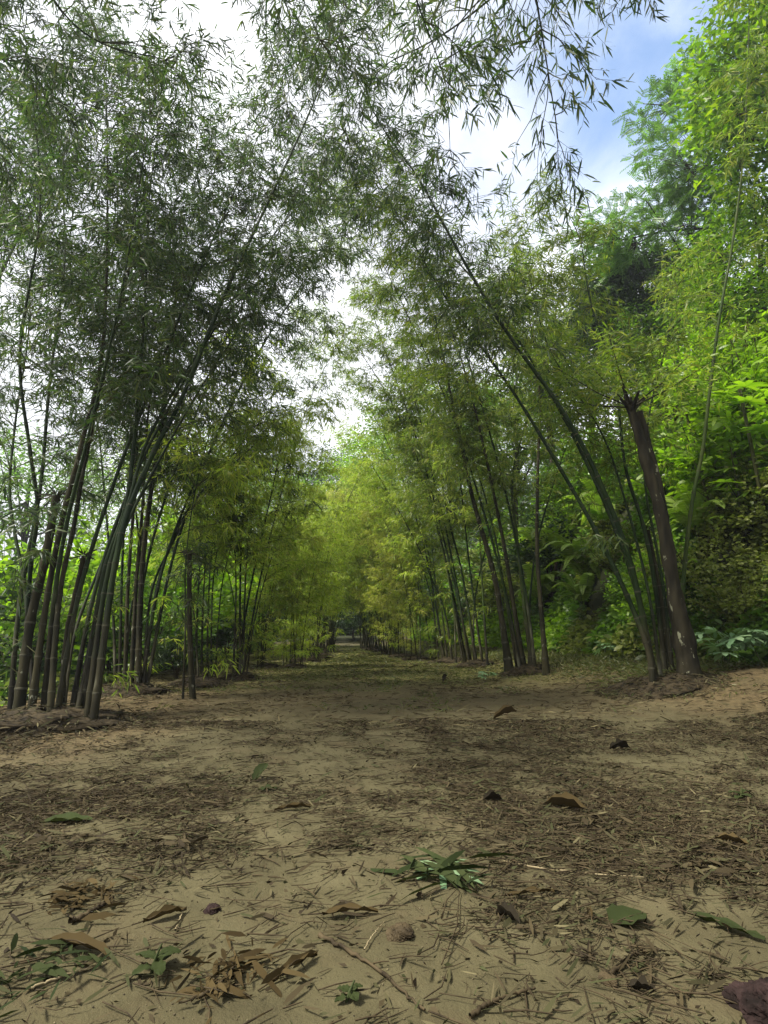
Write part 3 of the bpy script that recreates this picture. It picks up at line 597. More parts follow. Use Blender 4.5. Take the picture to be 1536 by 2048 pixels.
# ------------------------------------------------------------------ broadleaf plants
def shrub_mesh(H, Wd, mat, R, n, lsz, lod=1, wr=.45, twm='stick'):
    """separate parts: stems mesh and leaves mesh"""
    a1 = Acc(); ns = 9; ang = R.uniform(0, 2*np.pi, ns); t = np.linspace(0, 1, 5)
    tip = np.stack([np.cos(ang)*Wd*.5*R.uniform(.2, 1, ns), np.sin(ang)*Wd*.5*R.uniform(.2, 1, ns), H*R.uniform(.6, 1, ns)], 1)
    pth = tip[:, None]*(np.stack([t, t, t**.8], 1))[None]; pth[:, 0] += R.normal(0, .05, (ns, 3))*[1, 1, 0]; pth[:, 0, 2] = -.1
    tubes(a1, pth, np.broadcast_to(np.linspace(.018, .005, 5), (ns, 5)), 5, twm)
    a2 = Acc(); nc = max(n//14, 8); c = rdir(R, nc, -.35, 1)*(R.uniform(.25, 1, nc)**.5)[:, None]*[Wd*.5, Wd*.5, H*.55]+[0, 0, H*.48]
    c = c*(1+.25*np.sin(c[:, :1]*5+c[:, 1:2]*4)); c[:, 2] = np.maximum(c[:, 2], .06)
    cd = nrm(c-[0, 0, H*.15]); tubes(a1, np.stack([c-cd*.22, c+cd*.12], 1), np.broadcast_to([.004, .002], (nc, 2)), 3, twm)
    ii = np.repeat(np.arange(nc), 14); m = len(ii); P = c[ii]+cd[ii]*R.uniform(-.2, .14, m)[:, None]+R.normal(0, .03, (m, 3))
    Dl = nrm(cd[ii]*.5+rdir(R, m, -.5, .6)); L = lsz*R.uniform(.6, 1.25, m)
    leaves(a2, P, Dl, rdir(R, m, .2, 1), L, L*wr, mat, R.uniform(0, .35, m), lod, .4)
    return a1.build('stems'), a2.build('leaves')
SH = {}
rs = np.random.default_rng(500)
SH['bright'] = shrub_mesh(2.0, 2.2, 'shrub_bright', rs, 3000, .13, 0)
SH['green'] = shrub_mesh(1.8, 2.1, 'shrub', rs, 3000, .12, 0)
SH['olive'] = shrub_mesh(1.5, 1.9, 'shrub_olive', rs, 3400, .09, 0)
SH['narrow'] = shrub_mesh(2.2, 1.7, 'shrub_bright', rs, 3000, .15, 0, .24)
SH['dark'] = shrub_mesh(1.7, 2.2, 'tree_dark', rs, 3600, .11, 0)
def put_shrub(kind, x, y, s, label, group, rz=0, dz=0, cat='shrub'):
    root = empty('shrub', (x, y, float(height(x, y))+dz), label, cat, group)
    root.rotation_euler = (0, 0, rz); root.scale = (s, s, s)
    link('stems', SH[kind][0], root); link('leaves', SH[kind][1], root); return root
words = {'bright': 'bright lime green broadleaf shrub', 'green': 'mid green broadleaf shrub', 'olive': 'small leaved olive green shrub', 'narrow': 'tall narrow leaved bright shrub', 'dark': 'dense dark green shrub'}
# along the right bank
bank = [(1255, 1270, 11.6, 'olive', .35), (1140, 1040, 14.5, 'narrow', .9),
        (1250, 1100, 12.5, 'olive', .9), (1230, 950, 14, 'green', 1.1), (1330, 1190, 11, 'bright', .7), (1420, 1150, 10.5, 'olive', .95), (1500, 1200, 9.6, 'olive', .8),
        (1340, 1010, 12.2, 'green', 1.1), (1440, 1000, 11.2, 'bright', 1.1), (1530, 1040, 10.2, 'olive', 1.0), (1380, 850, 13, 'bright', 1.3), (1480, 860, 12, 'bright', 1.2),
        (1560, 900, 11, 'narrow', 1.2), (1090, 900, 16.5, 'dark', 1.4), (1170, 820, 15.5, 'green', 1.4), (1290, 760, 14.5, 'olive', 1.4), (1040, 1130, 19, 'dark', 1.1),
        (1000, 1200, 17, 'dark', 1.1), (1010, 1060, 18, 'green', 1.4), (950, 1180, 19.5, 'dark', 1.3), (930, 1040, 21, 'green', 1.6), (880, 1200, 23, 'dark', 1.4), (860, 1080, 25, 'green', 1.7),
        (1000, 920, 19, 'olive', 1.6), (820, 1190, 28, 'dark', 1.7), (1460, 700, 12.5, 'bright', 1.3), (1540, 620, 11.5, 'narrow', 1.2), (1380, 680, 14, 'dark', 1.3),
        (1290, 1240, 10.4, 'green', .6), (1400, 1240, 9.6, 'dark', .6)]
rb = np.random.default_rng(7)
for i, (px, py, Y, k, s) in enumerate(bank):
    p = gpt(px, py+70/s); p = at(px, py, Y) if (p[1] > Y*1.5 or U_of(p[0], p[1]) < 4.7) else p; H = {'bright': 2.0, 'green': 1.8, 'olive': 1.5, 'narrow': 2.2, 'dark': 1.7}[k]*s
    while U_of(p[0], p[1]) < 4.7: p = at(px, py, p[1]+.4)
    gz = float(height(p[0], p[1])); dz = 0
    place = 'low on' if py > 1150 else ('halfway up' if py > 950 else 'high on')
    near = 'behind the dead trunk' if 1200 < px < 1400 else ('at the right edge of the view' if px >= 1400 else ('behind the second right clump' if px > 980 else 'behind the farther right clumps'))
    put_shrub(k, p[0], p[1], s, f'{words[k]} {place} the bank, {near}, number {i+1} from the front' if False else f'{words[k]} {place} the bank {near}', 'shrubs on the right bank', rb.uniform(0, 6), dz)
# left side beyond the bamboo
for i, (px, Y, k, s) in enumerate([(-60, 9, 'dark', 1.3), (60, 10, 'bright', 1.25), (150, 11.5, 'bright', 1.35), (40, 13, 'green', 1.6), (230, 13, 'bright', 1.5), (300, 11.0, 'green', 1.0), (330, 14.5, 'bright', 1.7),
                                  (110, 16, 'green', 2.0), (220, 17, 'bright', 2.0), (370, 18, 'bright', 2.0), (20, 19, 'bright', 2.2), (430, 21, 'green', 2.2), (320, 20, 'green', 2.1), (480, 25, 'bright', 2.5),
                                  (400, 27, 'green', 2.9), (530, 33, 'green', 3.2), (450, 18.5, 'dark', 1.0), (505, 23, 'dark', 1.1)]):
    x = (px-768)/FPX*Y*.97
    where = ['at the left edge of the view', 'seen between the nearest left culms', 'behind the tight left clump', 'behind the thin upright culms on the left'][0 if px < 30 else 1 if px < 200 else 2 if px < 345 else 3]
    dist = 'nearest' if Y < 12 else ('middle distance' if Y < 18.2 else 'farthest')
    put_shrub(k, x, Y, s, f'{dist} {words[k]} {where}', 'shrubs beyond the left row', i*1.7, 0)
# small dark bushes at the foot of the left clump and the end of the tunnel
for (px, py, k, s, lab) in [(325, 1365, 'dark', .42, 'low dark bush hugging the ground between second and third left clumps'), (505, 1322, 'dark', .45, 'dark low bush behind the rust footed culm')]:
    p = gpt(px, py); put_shrub(k, p[0], p[1]+.6, s, lab, None, 1.0)
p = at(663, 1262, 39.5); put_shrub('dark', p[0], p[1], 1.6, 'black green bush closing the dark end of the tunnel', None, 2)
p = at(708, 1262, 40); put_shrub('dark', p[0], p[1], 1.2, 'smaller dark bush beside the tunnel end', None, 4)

# ------------------------------------------------------------------ undergrowth covering the banks (one mass)
def undergrowth(name, label, n, ulo, uhi, ylo, yhi, seed, thick):
    R = np.random.default_rng(seed); acc = Acc(); y = ylo*np.exp(R.uniform(0, 1, n)*math.log(yhi/ylo)); u = ulo+(uhi-ulo)*R.uniform(0, 1, n)**1.3
    if ulo > 0: u = np.where(R.uniform(0, 1, n) < .55, R.uniform(4.35, 6.8, n), u)+.8*(1-sstep(7.5, 11, y))
    x = u+(0.9-0.085*np.minimum(y, 45)); z = height(x, y); x = x-(R.uniform(0, .4, n)*(u < 7) if ulo > 0 else 0); bl = fbm(x*1.1, y*1.1, 44); z = z+R.uniform(0, 1, n)*thick*np.clip(bl*2-.45, .15, 1.2)
    for fn in FERNS:
        keep = np.hypot(x-fn[0][0], (y-fn[0][1]+.35)*.7) > .42*fn[2]; x, y, z = x[keep], y[keep], z[keep]
    P = np.stack([x, y, z], 1); m = len(P); Dl = rdir(R, m, -.5, .7); L = R.uniform(.05, .14, m)*(1+y/24)
    k = vnoise(x*.8+5, y*.8, 77)
    for mt, sel, wr in (('shrub_olive', k < .38, .42), ('shrub', (k >= .38) & (k < .62), .4), ('shrub_bright', k >= .62, .33)):
        leaves(acc, P[sel], Dl[sel], rdir(R, m, .2, 1)[sel], L[sel], L[sel]*wr, mt, .2, 0, .4)
    tag(link(name, acc.build(name)), label, 'undergrowth', kind='stuff')
undergrowth('bank_undergrowth', 'tangled green undergrowth covering the right bank', 300000, 4.45, 13, 4.5, 48, 61, .9)
undergrowth('left_undergrowth', 'green ground plants beyond the left bamboo row', 30000, -14, -4.7, 4, 40, 62, .6)

def thicket():
    R = np.random.default_rng(66); n = 130000; x = R.uniform(-38, 30, n); y = R.uniform(46, 62, n); top = 4.5+5*fbm(x*.25, y*.1, 71)+1.5*fbm(x, y, 72)
    z = height(x, y)+R.uniform(0, 1, n)**.8*top; L = R.uniform(.2, .45, n); acc = Acc(); k = vnoise(x*.3, z*.4, 73)
    for mt, sel in (('tree_dark', k < .7), ('shrub', k >= .7)):
        m = sel.sum(); leaves(acc, np.stack([x, y, z], 1)[sel], rdir(R, m, -.5, .7), rdir(R, m, .1, 1), L[sel], L[sel]*.45, mt, .2, 1, .4)
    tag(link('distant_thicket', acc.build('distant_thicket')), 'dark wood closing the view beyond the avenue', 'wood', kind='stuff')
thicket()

# ------------------------------------------------------------------ ferns
def frond_mesh(L, R, arch=.5, npair=34, seedl=.16):
    acc = Acc(); t = np.linspace(0, 1, 22); h = L*np.sin(t*1.2)*.62/(arch+.5)-arch*L*t**3*.9; x = L*(.85*t-.12*t**3)
    path = np.stack([x, .03*np.sin(t*4), h], 1); tubes(acc, path[None], np.linspace(.005, .0012, 22)[None], 4, 'twig')
    tt = np.linspace(.14, .99, npair); P = np.stack([np.interp(tt, t, path[:, k]) for k in range(3)], 1); T = nrm(np.gradient(P, axis=0))
    Sd = nrm(np.cross(T, [0, 0, 1.])); ll = seedl*L*np.sin(np.clip(tt*1.02, 0, 1)*np.pi)**.55*(1.08-tt*.55)+.01
    for sg in (-1, 1):
        Dl = nrm(Sd*sg+T*.35+np.array([0, 0, -.12])+R.normal(0, .05, (npair, 3))); leaves(acc, P, Dl, np.cross(T, Sd)*-1+1e-3, ll, .030*L+.005, 'fern', .12, 0, .25)
    return acc.build('frond')
rf = np.random.default_rng(70)
FR = [frond_mesh(1.25, rf, .5), frond_mesh(1.0, rf, .75), frond_mesh(1.15, rf, .35), frond_mesh(.8, rf, .6)]
def fern(p, n, s, label, seed, az0=None, spread=math.pi, dz=0):
    R = np.random.default_rng(seed); z = float(height(p[0], p[1])); root = empty('fern', (p[0]-.45, p[1]-.25, z+.30), label, 'fern', 'ferns on the right bank')
    for i in range(n):
        o = link('frond', FR[i % 4], root); a = (i/n*2*math.pi+R.normal(0, .25)) if az0 is None else az0+R.uniform(-spread, spread)
        q = s*.95*R.uniform(.75, 1.15); o.scale = (q, q, q); o.rotation_euler = (0, -R.uniform(.05, .6), a)
for q, fn in enumerate(FERNS): fern(*fn[:1], *fn[1:])

# ------------------------------------------------------------------ palmate leaved plants
def palm_leaf(acc, c, d, up, L, R, mat, k=7, wr=.26, span=2.5):
    d = d/np.linalg.norm(d); s = np.cross(d, up); s /= np.linalg.norm(s)
    a = np.linspace(-span/1.2, span/1.2, k); Dl = np.outer(np.cos(a), d)+np.outer(np.sin(a), s)
    ll = L*(1-.22*np.abs(a)/a.max()**1.0); leaves(acc, np.repeat(c[None], k, 0), Dl, np.repeat(up[None], k, 0)+R.normal(0, .1, (k, 3)), ll, ll*wr, mat, R.uniform(.1, .3, k), 0, .45)
def palmate_mesh(H, nl, L, mat, R, wr=.26, stemmat='twig'):
    a1, a2 = Acc(), Acc(); ns = max(nl//9, 1)
    for s_ in range(ns):
        an = R.uniform(0, 6.28); tip = np.array([math.cos(an)*H*.18, math.sin(an)*H*.18, H*R.uniform(.75, 1)])
        pth = np.stack([np.zeros(3)-[0, 0, .05], tip*.5+R.normal(0, .03, 3), tip]); tubes(a1, pth[None], np.array([[.016, .012, .006]])*(H**.5), 6, stemmat)
        for i in range(9):
            t = R.uniform(.45, 1); b = tip*t; az = i*2.4+R.normal(0, .3); o = np.array([math.cos(az), math.sin(az), R.uniform(.1, .7)]); o /= np.linalg.norm(o)
            c = b+o*L*R.uniform(.7, 1.3); tubes(a2, np.stack([b, (b+c)/2+[0, 0, .02], c])[None], np.array([[.003, .0025, .002]]), 3, 'twig')
            palm_leaf(a2, c, o*[1, 1, .1], np.array([0, 0, 1.])+R.normal(0, .3, 3), L*R.uniform(.7, 1.15), R, mat, wr=wr)
    return a1.build('stem'), a2.build('leaves')
def palmate(p, H, nl, L, mat, label, seed, name='palmate_plant', group='plants with hand shaped leaves', ground_=True, wr=.26):
    R = np.random.default_rng(seed); z = float(height(p[0], p[1])); root = empty(name, (p[0], p[1], z if ground_ else max(p[2], z)), label, 'plant', group)
    a, b = palmate_mesh(H, nl, L, mat, R, wr); link('stem', a, root); link('leaves', b, root)
palmate(at(1452, 1300, 7.7), .42, 18, .22, 'pale', 'low pale green plant with broad fingered leaves on the soil right of the trunk', 81, wr=.36)
palmate(at(1528, 1295, 7.5), .46, 18, .19, 'pale', 'pale fingered leaf plant cut by the right edge of the view', 82, wr=.36)
palmate(at(1215, 1300, 10.6), .30, 9, .14, 'pale', 'small seedling with pale leaves left of the leaning culms\' foot', 83, wr=.36)
palmate(at(975, 1340, 10.0), .12, 9, .10, 'pale', 'tiny pale leaved seedling at the left foot of the second right clump', 84, wr=.4)
palmate(at(1450, 900, 9.2), 2.6, 45, .34, 'shrub_bright', 'tall bright green hand leaved plant on the bank, lower of two', 85)
palmate(at(1510, 840, 8.8), 3.6, 54, .36, 'shrub_bright', 'tallest bright hand leaved plant rising at the right edge', 86)
palmate(at(1400, 850, 10.5), 3.2, 36, .32, 'shrub_bright', 'bright hand leaved plant behind the slender culm', 87)

# ------------------------------------------------------------------ trees
def tree(base, top, crown_c, crown_r, mat, label, seed, leaf=.12, nclus=260, per=45, trunk_r=.14, wr=.4, pinnate=False, bark='bark', cr=.45, name='broadleaf_tree', lod=1):
    R = np.random.default_rng(seed); base = np.array(base, float); base[2] = float(height(base[0], base[1])); root = empty(name, base, label, 'tree', 'trees round the avenue')
    top = np.array(top, float)-base; cc = np.array(crown_c, float)-base; cr_ = np.array(crown_r, float)
    a = Acc(); tp = catmull([np.array([0, 0, -.2]), top*.35+R.normal(0, .12, 3), top*.7+R.normal(0, .12, 3), top], 16); tubes(a, tp[None], np.linspace(trunk_r, trunk_r*.35, 16)[None], 9, bark)
    d = rdir(R, nclus, -.8, 1); c = cc+d*(R.uniform(.35, 1.0, nclus)**.45)[:, None]*cr_*(1+.28*np.sin(d[:, :1]*6+seed)*np.cos(d[:, 1:2]*5+seed))
    nl = min(16, nclus); j = np.linspace(6, 15, nl).astype(int); tgt = c[R.choice(nclus, nl, replace=False)]
    lp = np.stack([tp[j], tp[j]*.6+tgt*.4+[0, 0, .15], tgt], 1); tubes(a, lp, np.broadcast_to([trunk_r*.35, trunk_r*.2, .01], (nl, 3)), 5, bark)
    near = np.argmin(np.linalg.norm(c[:, None]-tgt[None], axis=2), 1); st = lp[near, 1]*.4+lp[near, 2]*.6
    tubes(a, np.stack([st, c], 1), np.broadcast_to([.012, .004], (nclus, 2)), 3, bark); link('trunk', a.build('trunk', True), root)
    b = Acc(); cd = nrm(c-cc)
    if pinnate:
        k = per//9+2; ii = np.repeat(np.arange(nclus), k); n = len(ii); P = c[ii]+R.normal(0, cr*.35, (n, 3)); Dd = nrm(cd[ii]*.6+rdir(R, n, -.7, .6)); LL = R.uniform(.25, .5, n)
        tubes(b, np.stack([P, P+Dd*LL[:, None]+[0, 0, -.04]], 1), np.broadcast_to([.003, .0015], (n, 2)), 3, 'twig')
        S = nrm(np.cross(Dd, rdir(R, n, .3, 1)))
        for q in np.linspace(.2, 1, 9):
            for sg in (-1, 1):
                leaves(b, P+Dd*(LL*q)[:, None]-[0, 0, .04*q], nrm(S*sg+Dd*.5), np.cross(S, Dd), leaf*R.uniform(.7, 1.1, n), leaf*wr, mat, .2, lod, .45)
    else:
        ii = np.repeat(np.arange(nclus), per); n = len(ii); P = c[ii]+R.normal(0, 1, (n, 3))*cr*np.array([.5, .5, .38]); Dd = nrm(cd[ii]*.4+rdir(R, n, -.7, .6)); LL = leaf*R.uniform(.6, 1.25, n)
        leaves(b, P, Dd, rdir(R, n, .1, 1), LL, LL*wr, mat, R.uniform(0, .35, n), lod, .4)
    link('crown', b.build('crown'), root)
def cpt(px, py, Y): return tuple(at(px, py, Y))
tree(cpt(1720, 900, 9.5), cpt(1640, 60, 9.5), cpt(1530, 170, 9.3), (1.35, 1.5, 2.3), 'tree_lime', 'tall lime green tree filling the top right corner', 301, .16, 230, 50, .16)
tree(cpt(1640, 900, 13), cpt(1520, 160, 13), cpt(1400, 270, 13), (1.5, 1.6, 1.8), 'tree_blue', 'blue green feathery leaved tree reaching into the open sky', 302, .085, 170, 50, .15, .42, True)
tree(cpt(1480, 800, 15), cpt(1420, 420, 15), cpt(1330, 480, 15), (2.3, 1.8, 1.2), 'tree_blue', 'lower feathery tree between the open sky and the round dark one', 303, .085, 220, 55, .13, .42, True)
tree(cpt(1290, 800, 17), cpt(1280, 560, 17), cpt(1270, 600, 17), (2.0, 1.8, 1.9), 'tree_dark', 'round dark green tree standing above the bank', 304, .14, 300, 95, .16)
tree(cpt(1560, 1000, 11.5), cpt(1520, 500, 11.5), cpt(1500, 560, 11.5), (1.4, 1.4, 1.8), 'tree_lime', 'yellow green tree behind the tall slender culm', 305, .12, 200, 60, .12)
tree(cpt(1400, 900, 15.5), cpt(1390, 640, 15.5), cpt(1400, 680, 15.5), (2.0, 1.8, 1.6), 'shrub', 'mid green tree on the bank top below the feathery one', 315, .13, 260, 70, .14)
tree(cpt(1200, 900, 18), cpt(1190, 700, 18), cpt(1180, 740, 18), (2.6, 1.8, 1.8), 'tree_dark', 'dark tree on the bank top left of the dead trunk', 316, .14, 260, 70, .14)
tree(cpt(1030, 1000, 22), cpt(1030, 850, 22), cpt(1020, 870, 22), (2.8, 1.8, 2.2), 'shrub', 'green tree on the bank behind the second right clump', 317, .16, 260, 60, .16)
tree(cpt(1100, 800, 19), cpt(1090, 560, 19), cpt(1080, 640, 19), (2.8, 1.8, 2.2), 'shrub_olive', 'olive tree behind the crowns of the right bamboo row', 306, .13, 240, 50, .14)
tree(cpt(900, 1100, 27), cpt(900, 820, 27), cpt(880, 860, 27), (4, 2.5, 3.2), 'tree_lime', 'yellow green tree on the bank behind the middle of the right row', 307, .16, 320, 55, .2, cr=.6)
tree(cpt(790, 1100, 34), cpt(770, 930, 34), cpt(765, 960, 34), (3.4, 2.5, 3.4), 'shrub_bright', 'bright green tree leaning out above the right end of the tunnel', 308, .2, 300, 50, .2, cr=.7)
tree(cpt(610, 1240, 60), cpt(610, 950, 60), cpt(600, 965, 60), (6, 4, 4.2), 'tree_dark', 'dark loose tree far beyond the end of the avenue', 309, .3, 220, 40, .3, cr=1.1)
tree(cpt(690, 1240, 62), cpt(690, 1000, 62), cpt(700, 985, 62), (6, 4, 4.4), 'tree_dark', 'dark tree far beyond the tunnel, right of the sky gap', 310, .3, 240, 40, .3, cr=1.1)
tree(cpt(520, 1240, 48), cpt(520, 1000, 48), cpt(520, 1020, 48), (6, 4, 4.4), 'shrub', 'green tree far behind the left bamboo row', 311, .28, 260, 40, .3, cr=1.0)
tree(cpt(-60, 1200, 11), cpt(-40, 320, 11), cpt(-10, 300, 11), (1.7, 1.6, 2.0), 'tree_dark', 'nearly black tree crown at the left edge of the sky', 312, .12, 170, 60, .16)
tree(cpt(60, 1200, 26), cpt(60, 960, 26), cpt(40, 1000, 26), (4.5, 3, 3), 'shrub', 'green tree far off behind the nearest left clump', 313, .2, 240, 45, .2, cr=.7)
tree(cpt(330, 1200, 30), cpt(330, 980, 30), cpt(350, 1000, 30), (5, 3, 4), 'shrub_bright', 'bright tree far off behind the thin left culms', 314, .2, 280, 45, .2, cr=.8)

# ------------------------------------------------------------------ dead trunk on the right
def dead_trunk():
    R = np.random.default_rng(90); b = gpt(1384, 1362); root = empty('dead_trunk', b, 'thick dark lopped trunk with pale bark scars standing in the right clump', 'tree trunk')
    def tube_from(pts, rs, dY):
        Y0 = b[1]; p = np.array([at(x, y, Y0+dY*i/(len(pts)-1)) for i, (x, y) in enumerate(pts)])-b; p[0, 2] = -.05
        a = Acc(); pp = catmull(p, 40); rr = np.interp(np.linspace(0, 1, 40), np.linspace(0, 1, len(rs)), rs)*(1+.05*np.sin(np.arange(40)*1.3)+R.normal(0, .025, 40))
        tubes(a, pp[None], rr[None], 14, 'bark', cap=True); me = a.build('trunk', True)
        v = np.zeros(len(me.vertices)*3, np.float32); me.vertices.foreach_get('co', v); v = v.reshape(-1, 3)
        v[:, :2] += (np.stack([fbm(v[:, 2]*9+v[:, 0]*20, v[:, 1]*30, 4), fbm(v[:, 2]*9+v[:, 1]*20, v[:, 0]*30, 8)], 1)-.45)*.06; me.vertices.foreach_set('co', v.ravel()); me.update()
        return me, pp
    me, pp = tube_from([(1384, 1364), (1368, 1270), (1347, 1173), (1322, 1028), (1300, 950), (1281, 883), (1262, 815)], [.14, .098, .086, .076, .068, .062, .058], -.1)
    t = link('trunk', me, root)
    me2, pp2 = tube_from([(1372, 1362), (1352, 1250), (1338, 1120), (1318, 980), (1296, 890), (1278, 825)], [.08, .07, .06, .055, .05, .045], .25); link('second_stem', me2, root)
    # knobby fork, sprouts
    a = Acc(); k = 9; top = pp[-1]; dd = nrm(rdir(R, k, .1, .9)); L = R.uniform(.12, .35, k)
    tubes(a, np.stack([np.repeat(top[None]-[0, 0, .05], k, 0), top+dd*L[:, None]*.5, top+dd*L[:, None]+[0, 0, .04]], 1), np.broadcast_to([.045, .028, .015], (k, 3)), 6, 'bark', cap=True)
    dd = nrm(rdir(R, 7, .3, .9)); tubes(a, np.stack([np.repeat(top[None], 7, 0), top+dd*.5, top+dd*1.1+[0, 0, .1]], 1), np.broadcast_to([.012, .008, .004], (7, 3)), 4, 'bark')
    link('knob', a.build('knob'), root)
    f = Acc(); m = 1300; i = R.integers(0, 7, m); P = top+dd[i]*R.uniform(.4, 1.2, m)[:, None]+R.normal(0, .1, (m, 3)); L = R.uniform(.08, .15, m)
    leaves(f, P, rdir(R, m, -.6, .5), rdir(R, m, .2, 1), L, L*.16, 'bam_mid', .2); link('sprout_leaves', f.build('sprout_leaves'), root)
    return pp+b
dead_trunk()

# ------------------------------------------------------------------ litter on the soil
def scatter(n, seed, ylo, yhi, spread=1.02):
    R = np.random.default_rng(seed); y = np.sqrt(R.uniform(0, 1, n)*(yhi**2-ylo**2)+ylo**2); x = R.uniform(-1, 1, n)*(y*.72*spread+.15)
    return R, x, y
def litter(name, label, n, ylo, yhi, seed, kinds, thresh, mat, size=1.0):
    R, x, y = scatter(n, seed, ylo, yhi); u = U_of(x, y)
    f = fbm(x*1.25, y*1.25, 51)*.62+fbm(x*5, y*5, 57, 3)*.38
    side = np.maximum(sstep(1.0, 3.2, u)*sstep(2.5, 5, y), sstep(1.2, 2.8, -u)*sstep(2.5, 5, y))
    keep = R.uniform(0, 1, n) < .05+.85*sstep(thresh-.2, thresh+.17, f+side*.16+.04*sstep(4.5, 8, y))
    keep &= (u < 4.9) & (u > -4.8)
    x, y, side = x[keep], y[keep], side[keep]; n = len(x); z = height(x, y); acc = Acc()
    kind = R.uniform(0, 1, n); ang = R.normal(.35, 1.0, n)
    def dirs(sel, pitch): a = ang[sel]; p = R.normal(0, pitch, sel.sum()); return np.stack([np.cos(a)*np.cos(p), np.sin(a)*np.cos(p), np.sin(p)], 1)
    P = np.stack([x, y, z], 1)
    s = kind < kinds[0]; k = s.sum(); L = R.uniform(.05, .13, k)*size; Dl = dirs(s, .16)
    leaves(acc, P[s]-Dl*L[:, None]*.5+[0, 0, .007]+np.abs(Dl[:, 2:3])*[[0, 0, .5]]*L[:, None], Dl, rdir(R, k, .55, 1), L, L*R.uniform(.06, .15, k), mat, R.uniform(-.12, .12, k), 0)
    s = (kind >= kinds[0]) & (kind < kinds[1]); k = s.sum(); L = R.uniform(.015, .045, k)*size; Dl = dirs(s, .35)
    leaves(acc, P[s]+[0, 0, .006], Dl, rdir(R, k, .3, 1), L, L*R.uniform(.2, .6, k), mat, 0, 1)
    s = kind >= kinds[1]; k = s.sum(); L = R.uniform(.05, .30, k)*R.uniform(.4, 1, k)*size*np.where(R.uniform(0, 1, k) < .04, 2.3, 1); Dl = dirs(s, .05); S = np.stack([-Dl[:, 1], Dl[:, 0], Dl[:, 2]*0], 1)
    a = P[s]-Dl*L[:, None]*.5; b = P[s]+S*(L*R.normal(0, .08, k))[:, None]; c = P[s]+Dl*L[:, None]*.5
    pth = np.stack([a, b, c], 1); pth[..., 2] = height(pth[..., 0], pth[..., 1])+.005+R.uniform(0, .012, (k, 1)); r = R.uniform(.0012, .0035, k)*size
    tubes(acc, pth, np.stack([r, r, r*.6], 1), 4, 'stick')
    tag(link(name, acc.build(name)), label, 'leaf litter', kind='stuff')
litter('leaf_litter', 'dry bamboo leaves and twigs scattered on the near sand', 150000, .9, 5.5, 401, (.36, .84), .585, 'litter', .72)
litter('leaf_litter', 'brown leaf litter covering the track farther off', 80000, 5.0, 16, 402, (.55, .9), .58, 'litter_side', 1.1)
litter('leaf_litter', 'straw coloured litter on the far grassy track', 24000, 13, 40, 403, (.7, .95), .40, 'litter', 2.2)

litter('leaf_litter', 'fine scraps and stalks on the sand at our feet', 60000, .9, 3.2, 404, (.30, .74), .56, 'litter', .62)

def clutter():
    # small crumbs of soil
    R, x, y = scatter(9000, 411, 1.0, 4.5); acc = Acc(); z = height(x, y); r = R.uniform(.001, .0032, len(x))
    o = np.array([[1, 0, 0], [0, 1, 0], [-1, 0, 0], [0, -1, 0], [0, 0, 1], [0, 0, -1.]])
    v = np.stack([x, y, z+r*.3], 1)[:, None]+o[None]*r[:, None, None]*R.uniform(.6, 1.3, (len(x), 6, 1)); i = np.arange(len(x))[:, None, None]*6
    f = np.array([[0, 1, 4], [1, 2, 4], [2, 3, 4], [3, 0, 4], [1, 0, 5], [2, 1, 5], [3, 2, 5], [0, 3, 5]])
    acc.add(v.reshape(-1, 3), (i+f[None]).reshape(-1, 3), 'crumb'); tag(link('soil_crumbs', acc.build('soil_crumbs')), 'tiny crumbs of soil on the sand', 'soil', kind='stuff')
    # grass tufts on the far track and sprigs
    R = np.random.default_rng(412); n = 60000; y = 6+R.uniform(0, 1, n)**.8*30; x = R.uniform(-1, 1, n)*3.6+1.2-.085*y+.0; f = fbm(x*1.7, y*1.7, 88)
    keep = f+sstep(7, 12, y)*.22+.22*sstep(2.8, 4.2, U_of(x, y)) > .56; x, y = x[keep], y[keep]; n = len(x); P = np.stack([x, y, height(x, y)], 1); L = R.uniform(.03, .10, n)
    acc = Acc(); leaves(acc, P, rdir(R, n, .1, .9), rdir(R, n, 0, .5), L*1.3, .007+L*.06, 'grass', .2, 1); tag(link('grass', acc.build('grass')), 'short yellow green grass on the far track', 'grass', kind='stuff')
    n = 9000; R = np.random.default_rng(413); y = R.uniform(7.5, 17, n); x = 3.9+R.normal(0, .5, n)+.9-.085*y; P = np.stack([x, y, height(x, y)], 1); L = R.uniform(.06, .24, n)
    acc = Acc(); leaves(acc, P, rdir(R, n, .1, .95), rdir(R, n, 0, .5), L, L*.08, 'grass', .35, 0); tag(link('bank_grass', acc.build('bank_grass')), 'rough grass along the foot of the right bank', 'grass', kind='stuff')
clutter()

# single things lying on the sand
def gp(px, py): return gpt(px, py)
def stickobj(pts, r, label, mat='stick', name='fallen_stick', lift=.01, group='sticks on the sand'):
    r *= .55; R = np.random.default_rng(int(pts[0][0]+pts[0][1])); P = np.array([gp(*p) for p in pts]); P[:, 2] += lift*.8; c = P.mean(0); a = Acc(); pp = catmull(P-c, 26); pp[1:-1] += R.normal(0, r*.3, (24, 3))
    tubes(a, pp[None], np.linspace(r, r*.45, 26)[None]*(1+R.normal(0, .14, 26))[None], 7, mat, cap=True)
    o = link(name, a.build(name, True)); o.location = tuple(c); tag(o, label, 'stick', group)
stickobj([(640, 1878), (690, 1905), (745, 1938), (800, 1985), (850, 2030)], .010, 'thick curved stick slanting towards the bottom edge, centre')
stickobj([(1000, 1725), (1080, 1742), (1160, 1752), (1290, 1760)], .006, 'long straight straw stalk right of the fresh green leaf', 'straw')
stickobj([(570, 1720), (640, 1700), (700, 1680), (745, 1650)], .005, 'thin pale brown twig across the left middle of the sand')
stickobj([(0, 1735), (60, 1712), (110, 1695)], .007, 'dark stick at the left edge of the sand')
